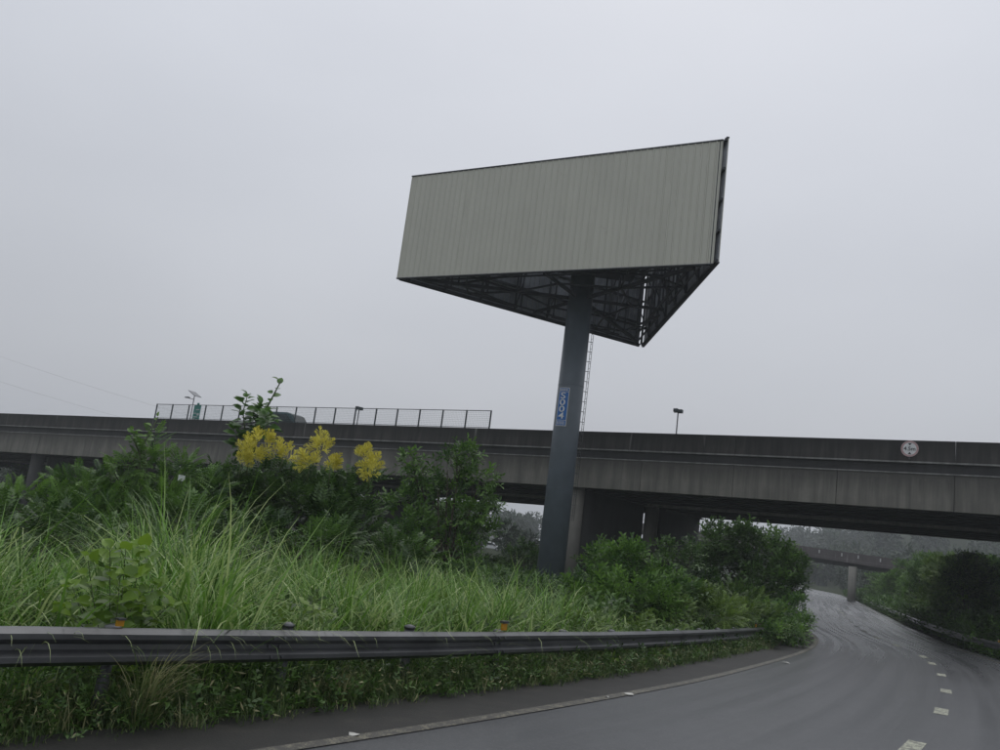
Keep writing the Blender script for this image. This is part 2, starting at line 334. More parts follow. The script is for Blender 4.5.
for k in range(-3, 16):
    if 0 <= k < 6: s, d = dS[k], dD[k]
    elif k < 0: s, d = dS[0]+k*4.9, 3.6
    else: s, d = dS[5]+(k-5)*4.9, 3.35
    V, Fq, UV = strip(d-.11, d+.11, 2, .004, s-.85, s+.85); put('lane_dash', np_mesh('lane_dash', V, Fq, uv=UV), road, M['dash'])

# ------------------------------------------------------------------ ground
def sinh_axis(lo, hi, n, k):
    t = np.linspace(-1, 1, n); a = np.sinh(k*t)/np.sinh(k); return np.where(a < 0, -a*lo, a*hi)
gx = sinh_axis(-900, 900, 121, 4.2); gy = np.r_[np.linspace(-120, 0, 13)[:-1], np.sinh(np.linspace(0, 1, 110)*4.4)/np.sinh(4.4)*1300]
X, Y = np.meshgrid(gx, gy); Z = gz(X, Y)-.07
Vg = np.stack([X, Y, Z], -1).reshape(-1, 3)
rd = road_dist(Vg); nearb = np.exp(-((np.minimum(np.abs(rd+1.2), np.abs(rd-7.2)))/4)**2)
nxg = len(gx); Fg = np.array([(j*nxg+i, j*nxg+i+1, (j+1)*nxg+i+1, (j+1)*nxg+i) for j in range(len(gy)-1) for i in range(nxg-1)])
tag(put('ground', np_mesh('ground', Vg, Fg, smooth=True), None, M['soil']), kind='structure')

# ------------------------------------------------------------------ overpass course: top edge of the near parapet
bp = np.array([[-43.43, 75.82, 6.81], [-18.42, 64.64, 7.82], [.44, 54.7, 8.47], [6.34, 50.34, 8.58], [11.58, 47.38, 8.74], [16.16, 44.48, 8.86], [20.68, 41.8, 8.95], [23.86, 39.74, 9.01]])
cy_, cz_ = np.polyfit(bp[:, 0], bp[:, 1], 2), np.polyfit(bp[:, 0], bp[:, 2], 2)
bx = np.arange(-46, 26.01, .5); B0 = np.stack([bx, np.polyval(cy_, bx), np.polyval(cz_, bx)], 1)
tl = B0[0]-B0[1]; tl /= np.linalg.norm(tl); tr_ = B0[-1]-B0[-2]; tr_ /= np.linalg.norm(tr_); tr_[2] *= .3
B0 = np.vstack([B0[0]+tl*70, B0[0]+tl*35, B0, B0[-1]+tr_*20, B0[-1]+tr_*45])
Bc = resample(B0, 1.0); Bs = np.r_[0, np.cumsum(np.linalg.norm(np.diff(Bc, axis=0), axis=1))]
Bt = np.gradient(Bc[:, :2], axis=0); Bt /= np.linalg.norm(Bt, axis=1)[:, None]; Bn = np.stack([-Bt[:, 1], Bt[:, 0]], 1)   # away from the camera
def bpt(s, d=0., z=0.):
    c = np.array([np.interp(s, Bs, Bc[:, k]) for k in range(3)]); n = np.array([np.interp(s, Bs, Bn[:, k]) for k in (0, 1)])
    return np.array([c[0]+n[0]*d, c[1]+n[1]*d, c[2]+z])
def bdir(s):
    t = bpt(s+.5)-bpt(s-.5); t /= np.linalg.norm(t); n = np.array([-t[1], t[0], 0]); n /= np.linalg.norm(n); return t, n, np.cross(t, n)
def s_at_u(u, d=0., z=0.):
    ss = np.arange(20, Bs[-1]-10, .05); P = np.array([bpt(s, d, z) for s in ss]); q = proj(P)[:, 0]; return ss[np.argmin(np.abs(q-u))]
def sweep(prof, s0, s1, mb=None, step=5.0):
    """closed profile [(d,z)..] swept along the overpass between s0 and s1"""
    mb = mb or MB(); n = len(prof); k = max(2, int((s1-s0)/step)+1); v = []
    for s in np.linspace(s0, s1, k): v += [bpt(s, d, z) for d, z in prof]
    f = [(i*n+a, i*n+(a+1) % n, (i+1)*n+(a+1) % n, (i+1)*n+a) for i in range(k-1) for a in range(n)]
    f += [tuple(range(n))[::-1], tuple((k-1)*n+a for a in range(n))]
    mb.hz = [z_ for _ in range(k) for d, z_ in prof]
    return mb.add(v, f)
def rect(d0, d1, z0, z1): return [(d0, z0), (d1, z0), (d1, z1), (d0, z1)]
S0, S1 = 4.0, Bs[-1]-2
sJ = s_at_u(733, 0, -2.4)                            # a joint seen in the photograph
joints = np.arange(sJ-5.35*25, S1, 5.35); joints = joints[joints > S0]; sPier = s_at_u(576, 1.0, -4)
def overpass(d0, label, front):
    root = thing('overpass_bridge', bpt(sPier, d0+6, -9.6), label, 'bridge')
    W = 12.4
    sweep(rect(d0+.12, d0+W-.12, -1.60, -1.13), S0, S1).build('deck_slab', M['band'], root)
    for a, b_ in zip(joints[:-1], joints[1:]):
        sweep(rect(d0, d0+.55, -3.40, -1.665), a+.012, b_-.012).build('girder_panel', M['fascia'], root)
    for a, b_ in zip(joints[:-1:2], joints[2::2]):
        sweep([(d0, -1.05), (d0+.28, -1.05), (d0+.22, -.02), (d0+.20, 0), (d0+.05, 0), (d0+.03, -.02)], a+.012, b_-.012).build('parapet_panel', M['parapet'], root)
        sweep(rect(d0+W-.28, d0+W, -1.05, 0), a+.012, b_-.012).build('parapet_panel', M['parapet'], root)
    sweep(rect(d0-.05, d0+.30, -1.13, -1.052), S0, S1).build('drip_ledge', M['ledge'], root)
    sweep(rect(d0-.06, d0+.5, -1.663, -1.602), S0, S1).build('drip_ledge', M['ledge'], root)
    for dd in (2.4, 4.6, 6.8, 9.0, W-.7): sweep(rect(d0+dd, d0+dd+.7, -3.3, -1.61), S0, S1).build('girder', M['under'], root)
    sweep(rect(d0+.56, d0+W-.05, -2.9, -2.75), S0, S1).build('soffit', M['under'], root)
    for k in (-2, -1, 0, 1):
        s = sPier+k*25.0 + (0 if k < 1 else 6)
        if s < S0 or s > S1: continue
        t, n, _ = bdir(s); cN = bpt(s, d0+.95); c0 = bpt(s, d0+2.6); c1 = bpt(s, d0+W-1.0); zb = float(zt(c0[1]))-.6
        mb = MB(); prof = []
        for a in np.linspace(-90, 90, 9): prof.append((c1[0]+.5*(math.cos(R_(a))*n[0]+math.sin(R_(a))*t[0]), c1[1]+.5*(math.cos(R_(a))*n[1]+math.sin(R_(a))*t[1])))
        for a in np.linspace(90, 270, 9): prof.append((c0[0]+.5*(math.cos(R_(a))*n[0]+math.sin(R_(a))*t[0]), c0[1]+.5*(math.cos(R_(a))*n[1]+math.sin(R_(a))*t[1])))
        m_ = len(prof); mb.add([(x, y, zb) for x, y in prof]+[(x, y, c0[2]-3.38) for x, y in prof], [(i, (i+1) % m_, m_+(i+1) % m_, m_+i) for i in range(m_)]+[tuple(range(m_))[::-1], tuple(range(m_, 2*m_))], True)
        o = mb.build('pier_wall', M['under'], root); MB().tube([(cN[0], cN[1], zb), (cN[0], cN[1], c0[2]-3.38)], .52, 20).build('pier_column', M['pier'] if k == 0 else M['under'], root)  # dark wall colour carries the shade below the deck; outer columns share it
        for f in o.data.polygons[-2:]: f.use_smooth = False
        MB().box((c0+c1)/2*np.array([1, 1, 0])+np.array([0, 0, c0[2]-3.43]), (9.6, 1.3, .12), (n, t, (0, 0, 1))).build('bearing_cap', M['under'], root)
    return root
br1 = overpass(0.0, 'long stained concrete road overpass crossing behind the billboard pole', True)
br2 = overpass(13.6, 'second parallel overpass deck, seen from below behind the near one', False)

# fence standing on the parapet
fpx = [155, 170.5, 187, 203.6, 220.6, 238, 256, 275, 294.6, 313.6, 333.6, 353.6, 374.4, 395.6, 418, 441, 464.6, 489]
fs = [s_at_u(u, .12, .1) for u in fpx]
fen = thing('parapet_fence', bpt(fs[8], .12, 0), 'thin wire mesh fence with dark posts on top of the overpass parapet', 'fence')
for s in fs:
    t, n, _ = bdir(s); b0 = bpt(s, .12, -.001); MB().box(b0+np.array([0, 0, .60]), (.085, .07, 1.2), (t, n, (0, 0, 1))).build('post', M['fencemetal'], fen)
for a, b_ in zip(fs[:-1], fs[1:]):
    for z, w_ in ((1.17, .045), (.06, .035)): MB().bar(bpt(a+.045, .12, z), bpt(b_-.045, .12, z), w_).build('rail', M['fencemetal'], fen)
    mb = MB(); L = b_-a
    for k in range(1, int(L/.12)): mb.bar(bpt(a+k*.12, .12, .08), bpt(a+k*.12, .12, 1.15), .008)
    for k in range(1, 9): mb.bar(bpt(a+.05, .12, .06+k*.12), bpt(b_-.05, .12, .06+k*.12), .008)
    mb.build('wire_mesh', M['wire'], fen)

# lettering
def text_mesh(txt, size):
    cu = bpy.data.curves.new('t', 'FONT'); cu.body = txt; cu.size = size; cu.extrude = .012; cu.offset = .003*size; cu.align_x = 'CENTER'; cu.align_y = 'CENTER'; cu.resolution_u = 4
    o = bpy.data.objects.new('t', cu); col.objects.link(o); bpy.context.view_layer.update()
    me = bpy.data.meshes.new_from_object(o.evaluated_get(bpy.context.evaluated_depsgraph_get())); bpy.data.objects.remove(o); bpy.data.curves.remove(cu); return me

# height limit sign on the parapet
s = s_at_u(910, -.06, -.5); t, n, upb = bdir(s)
c = at(910, 448.8, bpt(s, -.07)[1]); c = np.array([bpt(s, -.07)[0], bpt(s, -.07)[1], c[2]])
hs = thing('height_limit_sign', c, 'round faded height limit sign reading 4.5m on the overpass parapet', 'sign')
def disc(r0, r1, thick, off, m, name, parent, nseg=36):
    v = []; f = []
    for k in range(nseg):
        a = 2*math.pi*k/nseg
        for r, o in ((r0, off), (r1, off), (r1, off+thick), (r0, off+thick)): v.append(c + t*r*math.cos(a)+np.array([0, 0, 1])*r*math.sin(a) - n*o)
    for k in range(nseg):
        q = (k+1) % nseg
        for e in range(4): f.append((k*4+e, q*4+e, q*4+(e+1) % 4, k*4+(e+1) % 4))
    return MB().add(v, f).build(name, m, parent)
disc(0.0005, .40, .02, .0, M['white'], 'plate', hs); disc(.31, .395, .004, .021, M['redf'], 'red_ring', hs)
Msign = Matrix(((t[0], 0, -n[0], c[0]-n[0]*.026), (t[1], 0, -n[1], c[1]-n[1]*.026), (0, 1, 0, c[2]-.005), (0, 0, 0, 1)))
put('lettering', text_mesh('4.5m', .27), hs, M['black'], Msign)
for sg in (1, -1):
    mb = MB(); mb.add([c+t*x+np.array([0, 0, z*sg])-n*o for o in (.021, .027) for x, z in ((-.085, .275), (.085, .275), (0, .165))], [(0, 1, 2), (5, 4, 3), (0, 3, 4, 1), (1, 4, 5, 2), (2, 5, 3, 0)]); mb.build('triangle_mark', M['black'], hs)
MB().bar(c+n*.034+np.array([0, 0, -.52]), c+n*.034+np.array([0, 0, .30]), .05, .05).build('bracket', M['galv_post'], hs)

# solar lamps standing on the far side of the near deck
def solar_lamp(u, vtop, label, big=False):
    s = s_at_u(u, 12.0, 2.5); b0 = bpt(s, 12.0, -1.13); Yd = b0[1]; top = at(u, vtop, Yd)[2]
    r = thing('solar_lamp', b0, label, 'lamp', 'solar lamps on the overpass'); H = top-b0[2]; t, n, _ = bdir(s); z = np.array([0, 0, 1.])
    MB().tube([b0, b0+z*(H-.1)], [.06, .045], 8).build('pole', M['galv_post'], r)
    if big:
        tilt = z*.87+t*.5; tilt /= np.linalg.norm(tilt); ax = np.cross(n, tilt)
        MB().box(b0+z*H, (1.0, 1.0, .05), (ax, n, tilt)).build('solar_panel', M['solar'], r)
        MB().bar(b0+z*(H-.55), b0+z*(H-.4)-t*.75, .06).build('arm', M['galv_post'], r); MB().box(b0+z*(H-.36)-t*.85, (.45, .25, .1), (t, n, z)).build('lamp_head', M['fencemetal'], r)
    else:
        MB().bar(b0+z*(H-.12)-t*.3, b0+z*(H-.12)+t*.3, .06).build('arm', M['galv_post'], r)
        for sg, dz in ((-1, .04), (1, -.03)): MB().box(b0+z*(H-.02+dz)+t*.17*sg, (.30, .34, .24), (t, n, z)).build('lamp_head', M['fencemetal'], r)
    return r
solar_lamp(677, 410.5, 'small twin-head lamp right of the billboard pole, above the overpass')
solar_lamp(358, 408, 'small twin-head lamp seen through the parapet fence')
solar_lamp(191.5, 393.5, 'lamp with tilted solar panel above the green sign', True)
# green sign behind the fence
s = s_at_u(196.5, 11.4, 2.0); b0 = bpt(s, 11.4, -1.13); t, n, _ = bdir(s); z = np.array([0, 0, 1.]); top = at(196.5, 404.5, b0[1])[2]
gs = thing('road_sign', b0, 'green road sign with white marks behind the parapet fence', 'sign')
MB().bar(b0, np.array([b0[0], b0[1], top-.05]), .09).build('post', M['galv_post'], gs)
pc = np.array([b0[0], b0[1], top-1.05])-n*.075; MB().box(pc, (.82, .05, 2.0), (t, n, z)).build('panel', M['dgreen'], gs)
MB().box(pc+z*1.1+t*.02, (.25, .05, .22), (t, n, z)).build('top_plate', M['dgreen'], gs)
mk = MB()
for dx, dz, w_, h_ in ((.1, .55, .42, .09), (-.18, .2, .3, .08), (.2, .1, .25, .22), (-.05, -.15, .5, .07), (-.2, -.4, .2, .25), (.15, -.42, .3, .08), (.2, -.62, .25, .07)): mk.box(pc-n*.03+t*dx+z*dz, (w_, .012, h_), (t, n, z))
mk.build('white_marks', M['fadewhite'], gs)

# ------------------------------------------------------------------ cars
def car(name, loc, heading, paint, label, hgt=1.75, L=4.7):
    r = thing(name, loc, label, 'car'); c = math.cos(heading); s_ = math.sin(heading); T = Matrix.Translation(Vector(loc)) @ Matrix.Rotation(heading, 4, 'Z')
    k = hgt/1.75
    prof = [(-L/2, .42), (-L/2-.02, .8), (-L/2+.05, 1.02), (-L/2+.35, 1.62), (-L/2+.75, 1.73), (.35, 1.75), (.75, 1.66), (1.3, 1.1), (2.15, .98), (L/2-.03, .78), (L/2, .42), (1.95, .38), (-1.9, .38)]
    prof = [(x, z*k) for x, z in prof]; wd = .9; bm = bmesh.new(); vs_ = []
    for y, sh in ((-wd, .0), (wd, .0)): vs_.append([bm.verts.new((x*(1-.0), y*(1 if z < 1.05*k else .84), z)) for x, z in prof])
    n = len(prof); bm.faces.new(vs_[0]); bm.faces.new(list(reversed(vs_[1])))
    for i in range(n): bm.faces.new((vs_[0][(i+1) % n], vs_[0][i], vs_[1][i], vs_[1][(i+1) % n]))
    bmesh.ops.recalc_face_normals(bm, faces=bm.faces[:]); bmesh.ops.bevel(bm, geom=bm.edges[:], offset=.07, segments=2, affect='EDGES', profile=.5)
    me = bpy.data.meshes.new('body'); bm.to_mesh(me); bm.free()
    for f in me.polygons: f.use_smooth = True
    put('body', me, r, paint, T)
    for sg in (-1, 1):
        y0, y1 = sg*.885, sg*.80
        for xs in (((-1.85, 1.12), (-1.55, 1.55), (-.75, 1.6), (-.75, 1.12)), ((-.65, 1.12), (-.65, 1.6), (.4, 1.6), (1.05, 1.12))):
            mb = MB(); q = [(x, (y0 if z < 1.3 else y1)+sg*.0, z*k) for x, z in xs]; q2 = [(x, y-sg*.05, z) for x, y, z in q]; mb.add(q+q2, [(0, 1, 2, 3), (7, 6, 5, 4), (0, 4, 5, 1), (1, 5, 6, 2), (2, 6, 7, 3), (3, 7, 4, 0)]); mb.build('side_window', M['glass'], r, T)
    for xs in (((.84, 1.62), (1.24, 1.16)), ((-L/2+.29, 1.58), (-L/2+.08, 1.12))):
        mb = MB(); dx = .03 if xs[0][0] > 0 else -.03; (xa, za), (xb, zb_) = xs; q = [(xa+dx, -.66, za*k), (xa+dx, .66, za*k), (xb+dx, .74, zb_*k), (xb+dx, -.74, zb_*k)]; mb.add(q+[(x-2*dx, y, z) for x, y, z in q], [(0, 1, 2, 3), (7, 6, 5, 4), (0, 4, 5, 1), (1, 5, 6, 2), (2, 6, 7, 3), (3, 7, 4, 0)]); mb.build('windscreen' if dx > 0 else 'rear_window', M['glass'], r, T)
    for x in (-1.4, 1.45):
        for sg in (-1, 1):
            wn = MB().tube([(x, sg*.70, .36), (x, sg*.93, .36)], .36, 20).build('wheel', M['tyre'], r, T); MB().tube([(x, sg*.90, .36), (x, sg*.945, .36)], .22, 14).build('rim', M['rim'], r, T)
    for sg in (-1, 1):
        MB().box((L/2-.05, sg*.62, .78*k), (.12, .34, .15)).build('headlight', M['white'], r, T); MB().box((-L/2+.02, sg*.72, .9*k), (.1, .18, .28)).build('tail_light', M['redf'], r, T)
    return r
s = s_at_u(288, 1.6, 0); t, n, _ = bdir(s); car('moving_car', bpt(s, 1.6, -1.13), math.atan2(t[1], t[0]), M['carteal'], 'dark teal car driving on the overpass behind the parapet fence', 2.05)
q = foot(489, 172); car('distant_car', (q[0], q[1], float(gz(q[0], q[1]))-.07), .1, M['carwhite'], 'tiny white car far off below the overpass, left of the pole', 1.6, 4.4)

# ------------------------------------------------------------------ far bridge over the road
fa, fb = at(700, 531.5, 146), at(880, 556.8, 116); fd = fb-fa; fd /= np.linalg.norm(fd); fA = fa-fd*45; fB = fb+fd*26; fn = np.array([-fd[1], fd[0], 0]); fn /= np.linalg.norm(fn)
fbr = thing('far_bridge', at(852, 600, 119), 'narrow brownish bridge far down the wet road under the overpass', 'bridge')
M['farpar'] = concrete('far_parapet', (.13, .115, .115), (.07, .06, .06), .6, .5); Lf = np.linalg.norm(fB-fA); z = np.array([0, 0, 1.])
for k in range(int(Lf/8)):
    a = fA+fd*(k*8+.02); b_ = fA+fd*(k*8+7.98)
    MB().box((a+b_)/2-z*.5, (7.96, .25, 1.0), (fd, fn, np.cross(fd, fn))).build('parapet_panel', M['farpar'], fbr)
MB().box((fA+fB)/2-z*1.22+fn*4, (Lf, 8.3, .42), (fd, fn, np.cross(fd, fn))).build('deck', M['farpar'], fbr)
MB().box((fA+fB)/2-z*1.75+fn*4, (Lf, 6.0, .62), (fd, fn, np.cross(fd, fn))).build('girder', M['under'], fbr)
pc = at(852, 585, 119); MB().tube([(pc[0], pc[1], -2.2), (pc[0], pc[1], at(852, 566.5, 119)[2])], .55, 16).build('pier', M['pier'], fbr)
pc = at(742, 585, 139); MB().tube([(pc[0], pc[1], -2.2), (pc[0], pc[1], at(742, 549, 139)[2])], .55, 16).build('pier', M['pier'], fbr)
for u in np.arange(672, 712, 2.6):
    k = fA + fd*((u-700)/180*np.linalg.norm(fb-fa)+45); MB().box(k+z*.35, (.07, .07, .7), (fd, fn, z)).build('railing_post', M['galv_post'], fbr)
MB().bar(fA+fd*18+z*.72, fA+fd*50+z*.72, .06).build('handrail', M['galv_post'], fbr)
for u, v in ((829, 552), (849, 556), (863, 557), (881, 559)):
    k = fA + fd*((u-700)/180*np.linalg.norm(fb-fa)+45)-fn*.15-z*(.45); MB().box(k, (.16, .05, .45), (fd, fn, z)).build('pale_marker', M['fadewhite'], fbr)

# ------------------------------------------------------------------ billboard
BC = np.array([3.915, 45.6]); RAD = 10.363; ZB, BH = 15.02, 6.0; gnd = float(zt(45.6))
bb = thing('billboard', (BC[0], BC[1], gnd), 'three-sided blank beige billboard on a tall grey pole', 'billboard')
corner = [np.array([*(BC+RAD*np.array([math.cos(R_(a)), math.sin(R_(a))])), 0]) for a in (179.95, 299.95, 59.95)]   # left, right, back
z = np.array([0, 0, 1.])
pole_top = ZB+2.4
MB().tube([(BC[0], BC[1], gnd-.3), (BC[0], BC[1], 8), (BC[0], BC[1], pole_top)], [.74, .71, .67], 40).build('pole', M['pole'], bb)
MB().tube([(BC[0], BC[1], gnd-.25), (BC[0], BC[1], gnd+.05)], 1.15, 24).build('base_flange', M['pole'], bb)
for zz in (4.6, 10.2): MB().tube([(BC[0], BC[1], zz-.012), (BC[0], BC[1], zz+.012)], .727 if zz < 8 else .712, 40).build('weld_seam', M['pole'], bb)
# a sheet: trapezoid-ribbed strip 0.4 m wide, front painted, back dark
SW = .34
def sheet_mesh(name, mf):
    w2 = SW/2-.003; pr = [(-w2, 0), (-w2+.025, .035), (-w2+.065, .035), (-w2+.09, 0), (w2, 0)]
    v = []; f = []; mi = []
    for zz in (0, BH):
        for x, y in pr: v.append((x, y, zz))
    for zz in (0, BH):
        for x, y in pr: v.append((x, y-.012, zz))
    k = len(pr); fr = [(i, i+1, k+i+1, k+i) for i in range(k-1)]; bk = [(2*k+i, 3*k+i, 3*k+i+1, 2*k+i+1) for i in range(k-1)]
    ed = [(0, k, 3*k, 2*k), (k-1, 3*k-1, 4*k-1, 2*k-1)] + [(i, 2*k+i, 2*k+i+1, i+1) for i in range(k-1)] + [(k+i, k+i+1, 3*k+i+1, 3*k+i) for i in range(k-1)]
    me = bpy.data.meshes.new(name); me.from_pydata(v, [], fr+bk+ed); me.materials.append(mf); me.materials.append(M['sheet_back'])
    me.polygons.foreach_set('material_index', np.array([0]*len(fr)+[1]*len(bk)+[0]*len(ed), np.int32)); me.update(); return me
sm = [sheet_mesh('sheet', M['sheet']), sheet_mesh('sheet_b', M['sheet2'])]
faces = [(0, 1, 0.10, .17), (1, 2, -.24, .30), (2, 0, .36, .36)]            # start corner, end corner, trims at both ends
for a, b_, tr0, tr1 in faces:
    A, Bq = corner[a], corner[b_]; d = Bq-A; L = np.linalg.norm(d); d /= L; on = np.array([d[1], -d[0], 0])          # outward normal
    n_ = int(round((L-tr0-tr1)/SW)); A0 = A+d*tr0
    ff = MB()
    span = n_*SW
    for zz in (ZB+.07, ZB+1.5, ZB+3.0, ZB+4.5, ZB+BH-.07): ff.bar(A0+z*zz-on*.09, A0+d*span+z*zz-on*.09, .12, .12)
    for k in range(8):
        q = A0+d*(.45+(span-.9)*k/7); ff.bar(q+z*(ZB+.02)-on*.22, q+z*(ZB+BH-.02)-on*.22, .13, .13)
        if k in (0, 7): continue
        ff.bar(q+z*(ZB+.1)-on*.9, q+z*(ZB+BH-.1)-on*.9, .08, .08)
        for e in (0, 2): ff.bar(q+z*(ZB+.1+e*1.45)-on*.25, q+z*(ZB+.1+(e+1)*1.45 if e < 4 else BH)-on*.87, .055, .055)
    for zz in (ZB+.1, ZB+BH-.1): ff.bar(A0+d*2.4+z*zz-on*.9, A0+d*(span-2.4)+z*zz-on*.9, .08, .08)
    fo = ff.build('face_frame', M['steel'], bb)
    ang = math.atan2(d[1], d[0])
    for k in range(n_):
        q = A0+d*(SW*(k+.5)); Mx = Matrix.Translation(Vector((q[0], q[1], ZB))) @ Matrix.Rotation(ang, 4, 'Z') @ Matrix.Scale(-1, 4, (0, 1, 0))
        o = bpy.data.objects.new('sheet', sm[0] if (k*7+a*3) % 11 else sm[1]); col.objects.link(o); o.matrix_basis = Mx; o.parent = fo
        o.matrix_parent_inverse = Matrix.Identity(4)
    for zz, e in ((ZB-.03, 'edge_trim'), (ZB+BH+.03, 'edge_trim')):
        MB().box(A0+d*span/2+z*zz-on*.02, (span, .14, .055), (d, on, z)).build(e, M['steel'], fo)
# bottom and top truss between the faces and the pole
cc = np.array([BC[0], BC[1], 0.]); mids = [(corner[i]+corner[(i+1) % 3])/2 for i in range(3)]
def inward(p, k): return cc+(p-cc)*k
for lev, nm in ((ZB+.12, 'floor_truss'), (ZB+BH-.15, 'roof_truss')):
    tb = MB()
    for i in range(3):
        tb.bar(cc+z*lev, inward(corner[i], .86)+z*lev, .17, .17); tb.bar(cc+z*lev, inward(mids[i], .9)+z*lev, .15, .15)
        for k in (.34, .66):
            p = inward(corner[i], k); 
            for j in (i, (i+2) % 3):
                m_ = mids[j]; q = corner[i]+(m_-corner[i])*min(1, k*1.28); q = inward(q, .90); tb.bar(p+z*lev, q+z*lev, .10, .10); 0 if k > .5 else tb.bar(p+z*lev, inward(m_, .55)+z*lev, .09, .09)
                tb.bar(inward(corner[i], min(.9, k+.28))+z*lev, q+z*lev, .08, .08)
    tb.build(nm, M['steel'], bb)
for i in range(3):
    MB().bar(inward(corner[i], .5)+z*(ZB+.12), inward(corner[i], .8)+z*(ZB+BH-.2), .1, .1).build('brace', M['steel'], bb)
    for k in (.33, .66): MB().bar(inward(corner[i], k)+z*(ZB+.12), inward(corner[i], k)+z*(ZB+BH-.15), .09, .09).build('brace', M['steel'], bb)
MB().box((BC[0], BC[1], ZB+2.55), (6.4, 6.4, .1)).build('pole_shade_plate', M['steel'], bb)  # added plate that keeps sky light off the pole top inside the faces
# ladder on the far right of the pole
la = R_(8); lr = np.array([math.cos(la), math.sin(la), 0]); lt = np.array([-math.sin(la), math.cos(la), 0]); lc = cc+lr*.90
ld = MB()
for sg in (-1, 1): ld.tube([lc+lt*.2*sg+z*3.0, lc+lt*.2*sg+z*(ZB+.1)], .013, 6)
lo = ld.build('ladder', M['galv_post'], bb)
for k in range(43): MB().bar(lc-lt*.2+z*(3.2+k*.28), lc+lt*.2+z*(3.2+k*.28), .014).build('rung', M['galv_post'], lo)
for k in range(21): MB().bar(cc+lr*.66+z*(3.3+k*.56), lc+z*(3.3+k*.56)+lr*.03, .022, .03).build('bracket', M['galv_post'], lo)
# number plate bent round the pole: S004
pn = at(562.5, 406.3, BC[1]-.7); plate_a = math.atan2(-math.sqrt(max(.01, .71**2-(pn[0]-BC[0])**2)), pn[0]-BC[0]); PZ = pn[2]
def on_pole(x, y, r): a = plate_a + x/.73; return (BC[0]+r*math.cos(a), BC[1]+r*math.sin(a), PZ+y)
def bent_plate(x0, x1, y0, y1, r, th, m, name, parent, nx=8):
    v = []; f = []
    for i in range(nx+1):
        x = x0+(x1-x0)*i/nx
        for y, rr in ((y0, r), (y1, r), (y1, r+th), (y0, r+th)): v.append(on_pole(x, y, rr))
    for i in range(nx):
        for e in range(4): f.append((i*4+e, i*4+(e+1) % 4, (i+1)*4+(e+1) % 4, (i+1)*4+e))
    f += [(0, 1, 2, 3), (nx*4+3, nx*4+2, nx*4+1, nx*4)]
    return MB().add(v, f).build(name, m, parent)
pl = bent_plate(-.33, .33, -1.05, 1.05, .715, .014, M['fadewhite'], 'number_plate', bb)
bent_plate(-.285, .285, -.72, .80, .730, .004, M['blue'], 'blue_field', pl); bent_plate(-.285, .285, .83, 1.01, .730, .004, M['blue'], 'blue_field', pl); bent_plate(-.285, .285, -1.01, -.75, .730, .004, M['blue'], 'blue_field', pl)
for ch, y in (('S', .585), ('0', .22), ('0', -.145), ('4', -.51)):
    me = text_mesh(ch, .47); 
    for vtx in me.vertices: x, yy, zz = vtx.co; vtx.co = on_pole(x*1.5, yy+y, .752+zz)
    put('numeral', me, pl, M['white'])
for (x0, x1, y0, y1) in [(-.24+.125*k, -.15+.125*k, .87, .97) for k in range(4)]+[(-.24+.1*k, -.19+.1*k, -.97, -.79) for k in range(5)]: bent_plate(x0, x1, y0, y1, .735, .003, M['fadewhite'], 'small_mark', pl, 1)

